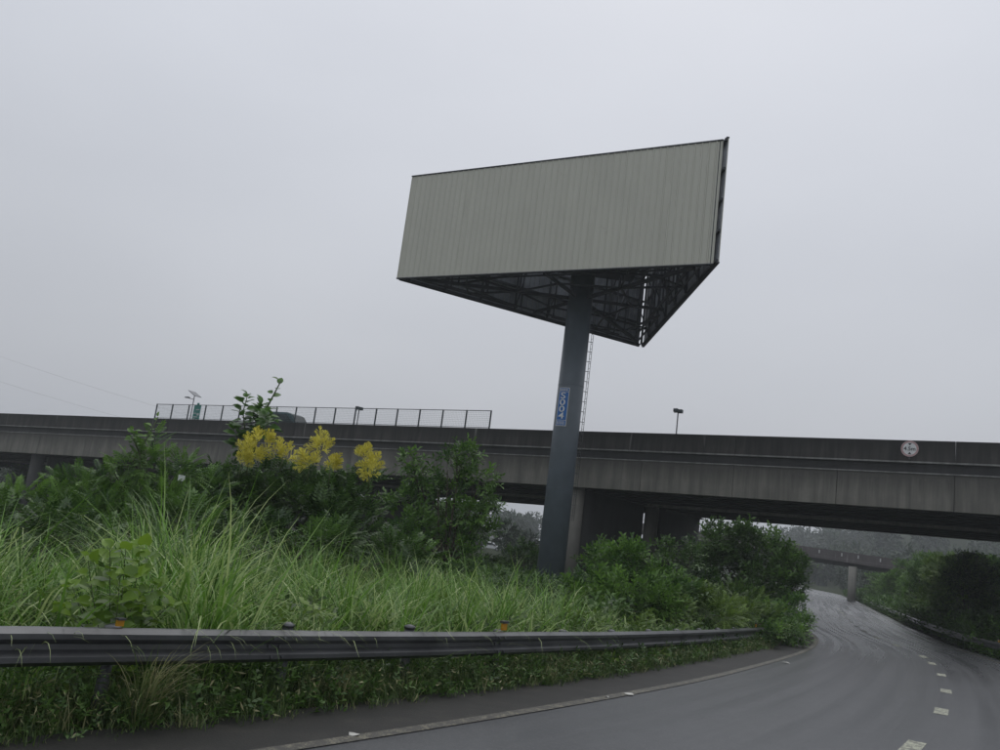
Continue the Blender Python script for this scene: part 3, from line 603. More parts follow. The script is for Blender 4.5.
# ------------------------------------------------------------------ guardrails
wprof = [(0, .155), (.028, .150), (.083, .112), (.083, .070), (.018, .022), (.018, -.022), (.083, -.070), (.083, -.112), (.028, -.150), (0, -.155)]
def guardrail(name, label, path, ztop, s0, s1, side, reflect, spacing=2.0, plain_ends=True):
    """path(s)->xy at the face of the beam, side=+1: road lies on the right of the path"""
    root = thing(name, (*path((s0+s1)/2), float(zt(path((s0+s1)/2)[1]))), label, 'guardrail')
    def frame(s):
        a = path(s-.2); b_ = path(s+.2); t = (b_-a)/np.linalg.norm(b_-a); return path(s), t, np.array([t[1], -t[0]])*side
    prof = wprof + [(d-.006, zz) for d, zz in reversed(wprof)]; n = len(prof); nb = int((s1-s0)/4)
    for k in range(nb):
        a, b_ = s0+k*4, s0+(k+1)*4+.28; v = []; sec = np.linspace(a, b_, 6); off = .004 if k % 2 else 0
        for s in sec:
            c, t, nn = frame(s)
            for d, zz in prof: v.append((c[0]+nn[0]*(d+off), c[1]+nn[1]*(d+off), ztop(c[1])-.155+zz))
        f = [(i*n+e, i*n+(e+1) % n, (i+1)*n+(e+1) % n, (i+1)*n+e) for i in range(5) for e in range(n)]+[tuple(range(n))[::-1], tuple(5*n+e for e in range(n))]
        bo = MB().add(v, f).build('beam', M['galv'], root)
        bt = MB()
        for j in range(2):
            c, t, nn = frame(a+.08+.14*j)
            for zz in (.09, -.09, 0): 
                dd = .085 if zz else .02
                bt.tube([(c[0]+nn[0]*(dd+off), c[1]+nn[1]*(dd+off), ztop(c[1])-.155+zz), (c[0]+nn[0]*(dd+.016+off), c[1]+nn[1]*(dd+.016+off), ztop(c[1])-.155+zz)], .018, 6)
        tag(bt.build('bolt_heads', M['galv_post'], bo), kind='stuff')
    m_ = int((s1-s0)/spacing)
    for k in range(m_):
        s = s0+.5+k*spacing; c, t, nn = frame(s); zz = ztop(c[1])-(.0 if 8.5 < c[1] < 11.2 else .05); g = float(zt(c[1])); pc = c-nn*.22
        po = MB().tube([(pc[0], pc[1], g-.4), (pc[0], pc[1], zz+.02)], .06, 12).build('post', M['galv_post'], root)
        MB().tube([(pc[0], pc[1], zz+.0), (pc[0], pc[1], zz+.03), (pc[0], pc[1], zz+.05)], [.072, .072, .03], 12).build('post_cap', M['galv'], po)
        MB().box((c[0]-nn[0]*.09, c[1]-nn[1]*.09, zz-.155), (.16, .1, .2), ((nn[0], nn[1], 0), (t[0], t[1], 0), (0, 0, 1))).build('spacer', M['galv_post'], root)
    for u in reflect:
        ss = np.arange(s0, s1, .05); P = np.array([[*path(s), ztop(path(s)[1])+.06] for s in ss]); s = ss[np.argmin(np.abs(proj(P)[:, 0]-u))]; c, t, nn = frame(s); zz = ztop(c[1])
        k_ = .55 if u < 200 else 1.0
        ro = MB().box((c[0]-nn[0]*.03, c[1]-nn[1]*.03, zz+.062*k_), (.115*k_, .03, .09*k_), ((t[0], t[1], 0), (nn[0], nn[1], 0), (0, 0, 1))).build('reflector', M['amber'], root)
        MB().box((c[0]-nn[0]*.03, c[1]-nn[1]*.03, zz+.128*k_), (.13*k_, .07, .03*k_), ((t[0], t[1], 0), (nn[0], nn[1], 0), (0, 0, 1))).build('reflector_cap', M['galv'], ro)
    return root
sB = s_near(at(800, 640, 33.0))
zL = lambda y: float(np.interp(y, [0, 6.85, 10.75, 13.2, 17.2, 21.9, 29.5, 40], [.83, .81, .686, .616, .472, .288, -.003, -.25]))
sA = s_near((-14.0, -1.5))
sp0 = s_near(at(295, 627, 9.2))
sA = sp0-.5-2.0*math.floor((sp0-sA)/2)
guardrail('guardrail', 'dark wet steel guardrail in front of the tall grass', lambda s: ept(s, -1.3), zL, sA, sB, 1, [120, 506.5, 757])
r0 = s_near((18.0, 27)); zR = lambda y: float(zt(y))+.62
guardrail('guardrail', 'guardrail along the far right edge of the road under the trees', lambda s: ept(s, 7.55), zR, s_near((12., 14)), s_near((40., 105)), -1, [998])

# ------------------------------------------------------------------ leaves, trees, grass (all vectorised)
def unit(a): return a/(np.linalg.norm(a, axis=-1, keepdims=True)+1e-9)
def T_leaf(w=.45, fold=.12, droop=.1):      # one folded leaf of unit length along +y
    return np.array([(0, 0, 0), (-w/2, .45, fold), (0, 1, -droop), (w/2, .45, fold)]), np.array([(0, 3, 2, 1)])
def T_big():
    xs = [(0, 0), (.26, .12), (.36, .38), (.25, .70), (0, 1.)]; V = []; Fq = []
    mid = [(0, y, .0-.14*y*y) for _, y in xs]; L = [(-x, y, .10*x*2-.14*y*y) for x, y in xs]; Rr = [(x, y, .10*x*2-.14*y*y) for x, y in xs]
    V = mid+L+Rr; n = 5
    for i in range(4): Fq += [(i, n+i, n+i+1, i+1), (i, i+1, 2*n+i+1, 2*n+i)]
    return np.array(V), np.array(Fq)
def T_heart():
    xs = [(.0, .08), (.30, -.06), (.46, .18), (.36, .55), (0, 1.)]; n = 5
    ys_m = [.08, .15, .3, .6, 1.]
    mid = [(0, y, -.12*y*y) for y in ys_m]; L = [(-x, y, .08-.2*abs(y-.3)*.6) if x else (0, ys_m[i], -.12*ys_m[i]**2) for i, (x, y) in enumerate(xs)]; Rr = [(-a, b, c) for a, b, c in L]
    Fq = []
    for i in range(4): Fq += [(i, n+i, n+i+1, i+1), (i, i+1, 2*n+i+1, 2*n+i)]
    return np.array(mid+L+Rr), np.array(Fq)
def T_pinnate(n=5, ll=.34, w=.42):          # compound leaf of unit length
    V = []; Fq = []
    lv, lf = T_leaf(w, .05, .12)
    def add(pos, ang, s, dz):
        c, s_ = math.cos(ang), math.sin(ang); o = len(V)
        for x, y, z_ in lv: V.append((pos[0]+s*(x*c+y*s_), pos[1]+s*(-x*s_+y*c), pos[2]+s*z_+dz*s*y))
        for q in lf: Fq.append(tuple(o+i for i in q))
    for i in range(n):
        yy = .18+.74*i/(n-1); zc = -.22*yy*yy; k = ll*(1-.25*abs(yy-.5))
        for sg in (-1, 1): add((0, yy, zc), sg*R_(62-18*yy), k, -.25)
    add((0, .96, -.2), 0, ll, -.3)
    o = len(V); V += [(-.012, 0, 0), (.012, 0, 0), (.006, 1., -.21), (-.006, 1., -.21)]; Fq.append((o, o+1, o+2, o+3)); return np.array(V), np.array(Fq)
def T_twig(n=6, ll=.42, w=.5):              # a shoot of single leaves
    V = []; Fq = []; lv, lf = T_leaf(w, .07, .12); r = np.random.default_rng(3)
    for i in range(n):
        yy = .1+.8*i/(n-1); ang = (1 if i % 2 else -1)*R_(55-15*yy)+r.normal(0, .2); c, s_ = math.cos(ang), math.sin(ang); o = len(V); tl = r.normal(0, .25)
        for x, y, z_ in lv: V.append((ll*(x*c+y*s_), yy+ll*(-x*s_+y*c), ll*(z_+tl*y)-.1*yy*yy))
        for q in lf: Fq.append(tuple(o+j for j in q))
    o = len(V); V += [(-.01, 0, 0), (.01, 0, 0), (.005, 1., -.1), (-.005, 1., -.1)]; Fq.append((o, o+1, o+2, o+3)); return np.array(V), np.array(Fq)
def T_panicle():
    V = []; Fq = []; r = np.random.default_rng(5)
    for i in range(38):
        t_ = r.uniform(.1, 1); rad = .32*(1-t_)+.03; a = r.uniform(0, 6.28); e = r.uniform(.25, .45)
        b = np.array([0, t_*.8, 0]); d = unit(np.array([math.cos(a), 1.0, math.sin(a)])); s_ = unit(np.cross(d, r.normal(size=3))); o = len(V)
        p1 = b+d*rad*1.6; V += [tuple(b-s_*.010), tuple(b+s_*.010), tuple(p1+s_*.018), tuple(p1-s_*.018)]; Fq.append((o, o+1, o+2, o+3))
    return np.array(V), np.array(Fq)
TM = dict(leaf=T_leaf(), big=T_big(), heart=T_heart(), pin=T_pinnate(), twig=T_twig(), pan=T_panicle(), fine=T_pinnate(7, .26, .36))
def scatter(tm, pos, ax, nrm, sc, tint, jitter=.12):
    Vt, Ft = tm; n = len(pos); ax = unit(ax); side = unit(np.cross(ax, nrm)); nn = np.cross(side, ax); sc = np.broadcast_to(sc, (n,))[:, None, None]
    V = pos[:, None] + sc*(Vt[None, :, 0:1]*side[:, None]+Vt[None, :, 1:2]*ax[:, None]+Vt[None, :, 2:3]*nn[:, None])
    Fq = (Ft[None]+(np.arange(n)*len(Vt))[:, None, None]).reshape(-1, 4)
    ti = np.repeat(tint, len(Vt)).reshape(n, len(Vt))
    nf = max(1, len(Vt)//4); jt = rng.normal(0, jitter, (n, nf)); ti[:, :nf*4] += np.repeat(jt, 4, 1); return V.reshape(-1, 3), Fq, np.clip(ti.ravel(), 0, 1)
def merge(parts):
    V = np.vstack([p[0] for p in parts]); o = np.r_[0, np.cumsum([len(p[0]) for p in parts])[:-1]]; return V, np.vstack([p[1]+k for p, k in zip(parts, o)]), np.concatenate([p[2] for p in parts])
def crown(lobes, kind, per, size, droop=.25, up=.35, sub=True):
    """lobes: (centre, radii). Leaf shoots fill uneven clumps that sit on the lobes' shells"""
    out = []
    for c, r in lobes:
        c = np.asarray(c, float); r = np.asarray(r, float); area = (r[0]*r[1]*r[2])**(2/3)
        nc = max(7, int(area*14)) if sub else 1
        d = unit(rng.normal(size=(nc, 3))); d[:, 2] = np.where(d[:, 2] < -.55, -d[:, 2]*.5, d[:, 2]); d = unit(d)
        cc_ = c+d*r*rng.uniform(.45, .98, (nc, 1)); cr_ = rng.uniform(.26, .58, nc)*r.mean()
        nleaf = max(20, int(per*area)); w_ = cr_**2; idx = rng.choice(nc, nleaf, p=w_/w_.sum())
        e = unit(rng.normal(size=(nleaf, 3))); rr = rng.uniform(.25, 1.08, nleaf)**.6
        pos = cc_[idx]+e*(cr_[idx]*rr)[:, None]*np.array([1.1, 1.1, .75])
        outw = unit((pos-c)/r); ax = outw*.7+e*.5+rng.normal(0, .35, (nleaf, 3)); ax[:, 2] += up-droop*1.2*np.abs(outw[:, 2] < .2)
        nr = np.array([0, 0, 1.])+rng.normal(0, .35, (nleaf, 3))+outw*.3
        clump_t = np.clip(rng.normal(.40, .20, nc), 0, 1)[idx]; tint = clump_t+rng.normal(0, .15, nleaf)
        out.append(scatter(TM[kind], pos, ax, nr, size*rng.uniform(.6, 1.25, nleaf), tint))
    return merge(out)
def limbs(base, lobes, r0, lean=0.3):
    mb = MB(); base = np.asarray(base, float); top = np.mean([c for c, r in lobes], axis=0); fork = base*.62+np.array([top[0], top[1], top[2]])*.38
    k1 = base*.6+fork*.4+np.array([.05, .03, 0]); mb.tube([base-np.array([0, 0, .25]), base+np.array([0, 0, .06]), k1, fork], [r0*1.25, r0, r0*.85, r0*.7], 8)
    for c, r in lobes:
        c = np.asarray(c, float); m_ = fork*.45+c*.55+rng.normal(0, .12, 3)*np.linalg.norm(r)*.3-np.array([0, 0, .1*np.linalg.norm(c-fork)])
        mb.tube([fork-(fork-base)*.15, fork*.8+m_*.2, m_, c], [r0*.55, r0*.5, r0*.34, r0*.12], 6)
        for _ in range(4):
            e = c+rng.normal(size=3)*np.asarray(r)*.55; s0_ = m_*.5+c*.5; mb.tube([s0_, s0_*.5+e*.5+rng.normal(0, .05, 3), e], [r0*.2, r0*.12, r0*.04], 5)
    return mb
def px_lobe(u, v, Y, ru, rv, dy=1.0):
    k = Y/F_PX; return at(u, v, Y), np.array([ru*k, (ru+rv)/2*k*dy, rv*k])
def tree(name, label, cat, base, lobes, kind, leaf, per, size, r0, group=None, **kw):
    base = np.asarray(base, float); t_ = thing(name, base, label, cat, group)
    limbs(base, lobes, r0).build('trunk' if cat == 'tree' else 'stem', M['bark'], t_)
    V, Fq, ti = crown(lobes, kind, per, size, **kw); put('crown' if cat == 'tree' else 'foliage', np_mesh('crown', V, Fq, ti), t_, leaf); return t_

# left of the picture: dark feathery tree
L = [px_lobe(u, v, y, a, b_) for u, v, y, a, b_ in ((148, 470, 19, 22, 20), (122, 482, 19, 24, 16), (172, 486, 19.4, 22, 16), (95, 500, 19, 28, 14), (150, 505, 19, 42, 22), (196, 510, 20, 26, 20), (60, 512, 18.5, 30, 13), (15, 508, 18, 26, 16), (104, 525, 18.5, 70, 18), (148, 445, 19.2, 8, 14), (80, 488, 19, 24, 14), (182, 470, 19.6, 16, 12), (208, 492, 20.5, 20, 16), (128, 466, 19, 16, 12), (45, 500, 18.8, 24, 14))]
tree('feathery_tree', 'dark feathery tree behind the tall grass at the left edge', 'tree', foot(110, 19), L, 'fine', M['leafB'], 430, .36, .09)
# golden flowering tree, two dark mounds
L = [px_lobe(u, v, y, a, b_) for u, v, y, a, b_ in ((250, 492, 22, 38, 18), (300, 496, 22.5, 36, 16), (346, 504, 22.5, 30, 20), (230, 515, 21.5, 46, 30), (290, 525, 21.5, 55, 30), (350, 535, 22, 40, 28), (318, 482, 22.5, 24, 12), (266, 476, 22, 22, 11), (216, 488, 21.5, 22, 14), (364, 488, 22.5, 18, 12))]
ft = tree('flowering_tree', 'dark leafy tree with clusters of yellow flowers at its top', 'tree', foot(295, 22.3), L, 'pin', M['leafA'], 400, .40, .10)
for (u, v, a, b_, y) in ((250, 453, 15, 12, 20.9), (261, 441, 8, 8, 21.1), (241, 464, 8, 8, 20.8), (283, 455, 11, 9, 21.2), (319, 447, 11, 9, 21.2), (310, 463, 10, 10, 21), (331, 467, 9, 9, 21.1), (366, 459, 12, 9, 21.3), (371, 470, 9, 10, 21.2)):
    c, r = px_lobe(u, v, y, a, b_); n_ = int(3+a*b_/7); e = unit(rng.normal(size=(n_, 3))); pos = c+e*r*rng.uniform(.2, .75, (n_, 1)); ax = e*.6+np.array([0, 0, .75])+rng.normal(0, .25, (n_, 3))
    V, Fq, ti = scatter(TM['pan'], pos, ax, rng.normal(size=(n_, 3)), rng.uniform(.26, .50, n_), np.clip(rng.normal(.5, .2, n_), 0, 1), .15); put('flower_cluster', np_mesh('flower_cluster', V, Fq, ti), ft, M['flower'])
    MB().tube([c-np.array([0, 0, r[2]*1.9]), c], [.02, .008], 5).build('flower_stalk', M['stem'], ft)
# mid tree
L = [px_lobe(u, v, y, a, b_) for u, v, y, a, b_ in ((462, 455, 26, 14, 12), (448, 470, 26, 14, 11), (412, 463, 26, 10, 9), (420, 478, 26, 10, 8), (438, 490, 26, 24, 14), (480, 478, 26, 14, 12), (486, 500, 26, 14, 10), (408, 505, 26, 18, 13), (458, 518, 26, 32, 16), (410, 535, 25.5, 28, 16), (478, 535, 26, 18, 13), (440, 550, 25.5, 40, 14))]
tree('roadside_tree', 'bushy green tree left of the billboard pole', 'tree', foot(446, 26), L, 'twig', M['leafB'], 520, .32, .09)
# dark tree under the overpass
L = [px_lobe(u, v, y, a, b_) for u, v, y, a, b_ in ((718, 545, 37, 16, 22), (742, 543, 37, 18, 22), (765, 560, 37, 22, 24), (720, 572, 37, 28, 22), (760, 585, 36.5, 34, 24), (790, 572, 37, 16, 20), (800, 590, 36, 10, 14), (730, 597, 36, 36, 20))]
tree('shaded_tree', 'dark rounded tree in the shade beneath the overpass', 'tree', foot(748, 37), L, 'twig', M['leafA'], 330, .42, .12)
# bushes right of the pole and along the inside of the bend
for (nm, lb, spec, kind, lf, per, size) in (
    ('leafy_bush', 'leafy green bush in front of the overpass piers', ((625, 575, 24, 30, 26), (655, 588, 24, 26, 22), (595, 590, 23, 24, 22), (632, 605, 22, 44, 22), (680, 590, 24, 14, 16), (628, 557, 24, 10, 14)), 'twig', M['leafB'], 700, .30),
    ('leafy_bush', 'dull green bush between the leafy bush and the shaded tree', ((688, 600, 25, 22, 18), (712, 608, 25, 26, 16), (668, 612, 22.5, 24, 16)), 'pin', M['leafC'], 520, .28),
    ('sapling_bush', 'thin sapling beside the pale pier nose', ((596, 553, 33, 8, 12), (606, 566, 33, 10, 10), (593, 572, 33, 12, 12), (612, 548, 33, 5, 5)), 'twig', M['leafA'], 260, .34),
    ('sapling_bush', 'spiky sapling in front of the dark second pier', ((664, 552, 34, 11, 12), (672, 566, 34, 16, 12), (690, 560, 34, 10, 14), (692, 548, 34, 6, 7)), 'twig', M['leafA'], 240, .36),
    ('verge_bush', 'low bush covering the end of the left guardrail', ((794, 634, 28.5, 12, 9), (780, 628, 28, 14, 10), (804, 626, 30.5, 8, 11), (796, 612, 32, 13, 11), (776, 614, 30, 16, 11), (770, 634, 26.5, 12, 8)), 'twig', M['leafB'], 800, .26),
    ('verge_bush', 'pale green scrub above the guardrail near the shaded tree', ((740, 612, 27, 24, 13), (765, 620, 27.5, 18, 10), (716, 618, 24, 22, 11), (745, 600, 29, 26, 12)), 'pin', M['leafC'], 620, .28),
    ('dark_shrub', 'dark shrub in the distance beside the foot of the pole', ((524, 553, 50, 10, 9), (512, 557, 50, 9, 7), (534, 560, 49, 8, 8)), 'twig', M['leafA'], 320, .45),
    ('dark_shrub', 'dark shrub filling the gap under the feathery tree', ((20, 528, 15, 50, 20), (80, 540, 14.5, 50, 18), (180, 530, 16, 50, 18), (250, 540, 17, 50, 20), (320, 548, 18, 50, 18), (400, 556, 19, 40, 14)), 'pin', M['leafA'], 520, .34)):
    L = [px_lobe(*q) for q in spec]; yb = np.mean([q[2] for q in spec]); ub = np.mean([q[0] for q in spec]); tree(nm, lb, 'bush', foot(ub, yb), L, kind, lf, per, size, .045)

# broad-leaved sapling rising over the parapet: every leaf its own piece
def leaf_plant(name, label, cat, base, stems, tm, leaf_mat, size, n_each, spread):
    r = thing(name, base, label, cat); Vt, Ft = tm; ms = []
    for k in range(4):
        me = np_mesh('leaf', Vt*np.array([1, 1, 1+.5*(k-1)]), Ft, np.clip(np.full(len(Vt), .18+.2*k)+rng.normal(0, .04, len(Vt)), 0, 1), smooth=True); me.materials.append(leaf_mat); ms.append(me)
    for pts, rad in stems:
        pts = [np.asarray(p, float) for p in pts]; MB().tube(pts, list(np.linspace(rad, rad*.35, len(pts))), 6).build('stem', M['stem'], r)
        P = resample(np.array(pts), .02); n0 = int(len(P)*spread[0])
        for k in range(n_each):
            f = k/max(1, n_each-1); p = P[min(len(P)-1, int(n0+(len(P)-1-n0)*f))]; a = k*2.4+rng.normal(0, .3); el = (.15+.75*f**2)+rng.normal(0, .25); d = Vector((math.cos(a)*math.cos(el), math.sin(a)*math.cos(el), math.sin(el)*.8-.15))
            d.normalize(); nr = Vector((rng.normal(0, .3), rng.normal(0, .3)-.45, .9)); sd_ = d.cross(nr).normalized(); nn = sd_.cross(d); s_ = size*rng.uniform(.65, 1.15)*(1-.45*f)
            pet = Vector(p)+d*s_*.25; Mx = Matrix(((sd_[0]*s_, d[0]*s_, nn[0]*s_, pet[0]), (sd_[1]*s_, d[1]*s_, nn[1]*s_, pet[1]), (sd_[2]*s_, d[2]*s_, nn[2]*s_, pet[2]), (0, 0, 0, 1)))
            put('leaf', ms[int(np.clip(1.9*f+rng.uniform(0, 2.3), 0, 3))], r, None, Mx)
    return r
Yp = 23.8; b0 = foot(248, Yp)
stems = [([b0-np.array([0, 0, .2]), at(252, 490, Yp), at(252, 440, Yp), at(263, 415, Yp), at(272, 398, Yp), at(281, 381, Yp)], .05), ([at(252, 450, Yp), at(245, 430, Yp), at(243, 412, Yp), at(248, 394, Yp)], .03), ([at(252, 440, Yp), at(256, 425, Yp+.3), at(262, 404, Yp+.3)], .02), ([at(254, 460, Yp), at(240, 446, Yp-.3), at(236, 428, Yp-.3)], .02), ([at(256, 445, Yp-.4), at(266, 428, Yp-.5), at(270, 412, Yp-.5)], .02)]
leaf_plant('broadleaf_sapling', 'broad-leaved sapling reaching above the parapet over the yellow flowers', 'sapling', b0, stems, TM['big'], M['leafP'], .46, 34, (.3,))
Yp = 18.6; b0 = foot(146, Yp); stems = [([b0-np.array([0, 0, .2]), at(140, 490, Yp), at(140, 450, Yp), at(150, 433, Yp), at(158, 417, Yp)], .03), ([at(140, 455, Yp), at(134, 440, Yp), at(133, 430, Yp)], .02)]
leaf_plant('broadleaf_sapling', 'slender climbing sapling tip above the feathery tree', 'sapling', b0, stems, TM['big'], M['leafB'], .24, 24, (.55,))
# kudzu-like vine in front of the grass
Yp = 8.45; b0 = foot(110, Yp); stems = []
for du, v0, du2 in ((-38, 585, -8), (-22, 560, 6), (0, 548, 14), (16, 545, 18), (30, 556, 10), (44, 585, 6), (58, 606, 8), (-45, 610, -10), (10, 575, 20), (24, 600, 12)):
    y = Yp+rng.uniform(-.35, .35); stems.append(([b0-np.array([0, 0, .2]), at(110+du*.5, 630, y), at(110+du*.8, (v0+630)/2, y-.1), at(110+du, v0, y), at(110+du+du2, v0+4, y-.15)], .006))
leaf_plant('vine_clump', 'broad heart-leaved vine clump on the grass behind the guardrail', 'vine', b0, stems, TM['heart'], M['leafV'], .23, 32, (.1,))

# grass
def blades(root, h, th0, th1, az, wid, tint, seg=6):
    n = len(root); t_ = np.linspace(0, 1, seg+1); ang = th0[:, None]+(th1-th0)[:, None]*t_[None]**1.6
    ds = (h/seg)[:, None]; dx = np.concatenate([np.zeros((n, 1)), np.cumsum(np.sin(ang[:, :-1])*ds, 1)], 1); dz = np.concatenate([np.zeros((n, 1)), np.cumsum(np.cos(ang[:, :-1])*ds, 1)], 1)
    dirv = np.stack([np.cos(az), np.sin(az)], 1); P = np.stack([root[:, 0:1]+dirv[:, 0:1]*dx, root[:, 1:2]+dirv[:, 1:2]*dx, root[:, 2:3]+dz], -1)
    side = np.stack([-np.sin(az), np.cos(az), np.zeros(n)], 1); tw = rng.normal(0, .5, n); side = side*np.cos(tw)[:, None]+np.stack([dirv[:, 0], dirv[:, 1], np.zeros(n)], 1)*np.sin(tw)[:, None]
    ww = wid[:, None]*np.minimum(1, (1-t_)*2.2+.06)[None]*.5; A = P-side[:, None]*ww[..., None]; B_ = P+side[:, None]*ww[..., None]
    V = np.stack([A, B_], 2).reshape(n, -1, 3); k = 2*(seg+1); base = np.array([(2*i, 2*i+1, 2*i+3, 2*i+2) for i in range(seg)]); Fq = (base[None]+(np.arange(n)*k)[:, None, None]).reshape(-1, 4)
    ti = np.clip(tint[:, None]+np.repeat(t_*.25, 2)[None], 0, 1); return V.reshape(-1, 3), Fq, ti.ravel()
def along(n, s0, s1, d0, d1, pw=1.0):
    s = rng.uniform(s0, s1, n); d = d0+(d1-d0)*rng.uniform(0, 1, n)**pw
    c = np.stack([np.interp(s, Es, Ec[:, k]) for k in (0, 1)], 1); nn = np.stack([np.interp(s, Es, En[:, k]) for k in (0, 1)], 1); P = c+nn*d[:, None]; return np.c_[P, gz(P[:, 0], P[:, 1])-.07], s, d
def clumped(P, n_per, rad):
    Q = np.repeat(P, n_per, 0); Q[:, :2] += rng.normal(0, rad, (len(Q), 2)); return Q
sG0, sG1 = s_near((-7.5, 3.5)), s_near(at(600, 620, 20))
P, s, d = along(760, sG0, sG1, -1.75, -8.0, 1.1)
hu = proj(np.c_[P[:, :2], np.full(len(P), 1.0)])[:, 0]
keep = ~((hu > 62) & (hu < 172) & (P[:, 1] < 9.3)); P, s, d, hu = P[keep], s[keep], d[keep], hu[keep]
hh = np.interp(hu, [-200, 0, 70, 150, 200, 280, 330, 450, 560, 620], [1.25, 1.2, 1.15, 1.45, 1.62, 1.30, 1.10, 1.15, 1.15, .75])*np.interp(d, [-8, -3.5, -1.75], [1.0, 1.0, .82])
npb = 34; Q = clumped(P, npb, .095); n = len(Q); hh = hh*(1+.16*np.sin(s*2.1+d*1.3)+.12*np.sin(s*4.7-d*2.2)); H = np.repeat(hh*rng.uniform(.72, 1.14, len(P)), npb)*rng.uniform(.5, 1.25, n); ct = np.repeat(np.clip(rng.normal(.40, .22, len(P)), 0, 1), npb)
az = rng.uniform(0, 6.283, n); V = blades(Q, H*1.25, np.abs(rng.normal(.20, .20, n)), np.clip(np.abs(rng.normal(1.85, .70, n)), .2, 2.9), az, rng.uniform(.011, .028, n), np.clip(ct*.9+.04+rng.normal(0, .22, n)+.5*(rng.uniform(0, 1, n) < .09), 0, 1))
tag(put('tall_grass', np_mesh('tall_grass', *V), None, M['grass']), 'tall arching green grass behind the guardrail', 'grass', kind='stuff')
# broad pale blades standing out of the grass
P, s, d = along(750, sG0, sG1, -1.8, -6.5); n = len(P); hu = proj(np.c_[P[:, :2], np.full(n, 1.0)])[:, 0]; H = np.interp(hu, [-200, 0, 200, 330, 600], [1.6, 1.6, 2.0, 1.5, 1.3])*rng.uniform(.7, 1.05, n)
tag(put('reed_blades', np_mesh('reed_blades', *blades(P, H, np.abs(rng.normal(.15, .2, n)), rng.uniform(1.0, 2.9, n), rng.uniform(0, 6.28, n), rng.uniform(.018, .034, n), np.clip(rng.normal(.62, .2, n), .2, 1), 9)), None, M['grass']), 'broad pale reed blades among the tall grass', 'grass', kind='stuff')
# verge below the rail: short seeded grass and weeds
P, s, d = along(3400, sG0-1, s_near((14., 36)), -.88, -2.2, .85); Q = clumped(P, 16, .07); n = len(Q)
V = blades(Q, np.repeat(rng.uniform(.16, .50, len(P))*np.interp(d, [-2.2, -1.4, -.9], [1.35, 1.25, .55]), 16)*rng.uniform(.6, 1.2, n), np.abs(rng.normal(.15, .2, n)), rng.uniform(.4, 2.4, n), rng.uniform(0, 6.28, n), rng.uniform(.004, .010, n), np.clip(np.repeat(rng.normal(.38, .2, len(P)), 16)+rng.normal(0, .15, n), 0, 1), 4)
tag(put('verge_grass', np_mesh('verge_grass', *V), None, M['grassdry']), 'short seeded grass on the verge below the guardrail', 'grass', kind='stuff')
P, s, d = along(13000, sG0-1, s_near((15., 40)), -.92, -2.4, .8); n = len(P); P[:, 2] += rng.uniform(.02, .36, n)*np.interp(d, [-2.4, -1.5, -1.2, -.92], [1.7, 1.5, 1.2, .3])
V1 = scatter(TM['twig'], P, np.c_[rng.normal(0, .8, (n, 2)), rng.uniform(.1, 1, n)], np.c_[rng.normal(0, .4, (n, 2)), np.ones(n)], rng.uniform(.08, .2, n), np.clip(rng.normal(.4, .2, n), 0, 1))
tag(put('verge_weeds', np_mesh('verge_weeds', *V1), None, M['weedleaf']), 'leafy weeds growing on the verge below the guardrail', 'weeds', kind='stuff')
# leafy weeds mixed into the front of the tall grass
P, s, d = along(70, sG0, s_near((9., 25)), -1.6, -3.6); Q = clumped(P, 26, .17); n = len(Q); Q[:, 2] += rng.uniform(.1, 1., n)*np.repeat(rng.uniform(.5, 1.05, len(P)), 26)
V1 = scatter(TM['twig'], Q, np.c_[rng.normal(0, .8, (n, 2)), rng.uniform(.1, 1, n)], np.c_[rng.normal(0, .4, (n, 2))-np.array([0, .3]), np.ones(n)], rng.uniform(.14, .30, n), np.clip(np.repeat(rng.normal(.5, .2, len(P)), 26)+rng.normal(0, .15, n), 0, 1))
tag(put('leafy_weeds', np_mesh('leafy_weeds', *V1), None, M['leafC']), 'leafy weeds mixed into the tall grass behind the guardrail', 'weeds', kind='stuff')
# drooping pale seed heads among the verge grass
P, s, d = along(3000, sG0-1, s_near((12., 30)), -.85, -1.5, .8); n = len(P); hgt_ = rng.uniform(.12, .48, n)*np.interp(d, [-1.5, -.9], [1.1, .7]); P[:, 2] += hgt_
V1 = scatter((TM['leaf'][0]*np.array([.45, 1, 1]), TM['leaf'][1]), P, np.c_[rng.normal(0, .7, (n, 2)), rng.normal(-.35, .5, n)], rng.normal(0, 1, (n, 3)), rng.uniform(.05, .11, n), np.clip(rng.normal(.86, .14, n), 0, 1))
tag(put('seed_heads', np_mesh('seed_heads', *V1), None, M['grassdry']), 'pale drooping seed heads in the verge grass below the guardrail', 'grass', kind='stuff')
# ground cover across the island and beyond
n = 26000; s = rng.uniform(sG0, s_near((24., 64)), n); d = -3-rng.uniform(0, 1, n)**1.6*30
c = np.stack([np.interp(s, Es, Ec[:, k]) for k in (0, 1)], 1)+np.stack([np.interp(s, Es, En[:, k]) for k in (0, 1)], 1)*d[:, None]; ok = (c[:, 1] > 8) & (np.hypot(c[:, 0]-BC[0], c[:, 1]-BC[1]) > 1.3) & ~((d > -9.5) & (proj(np.c_[c, np.zeros(len(c))])[:, 0] < 585)); c = c[ok]; n = len(c)
hc = rng.uniform(.02, 1., n)*np.interp(proj(np.c_[c, np.zeros(n)])[:, 0], [500, 620, 700, 830], [.9, .9, .8, .6])
V1 = scatter(TM['twig'], np.c_[c, gz(c[:, 0], c[:, 1])-.07+hc], np.c_[rng.normal(0, .8, (n, 2)), rng.uniform(.1, 1, n)], np.c_[rng.normal(0, .4, (n, 2)), np.ones(n)], rng.uniform(.2, .5, n), np.clip(rng.normal(.38, .2, n), 0, 1))
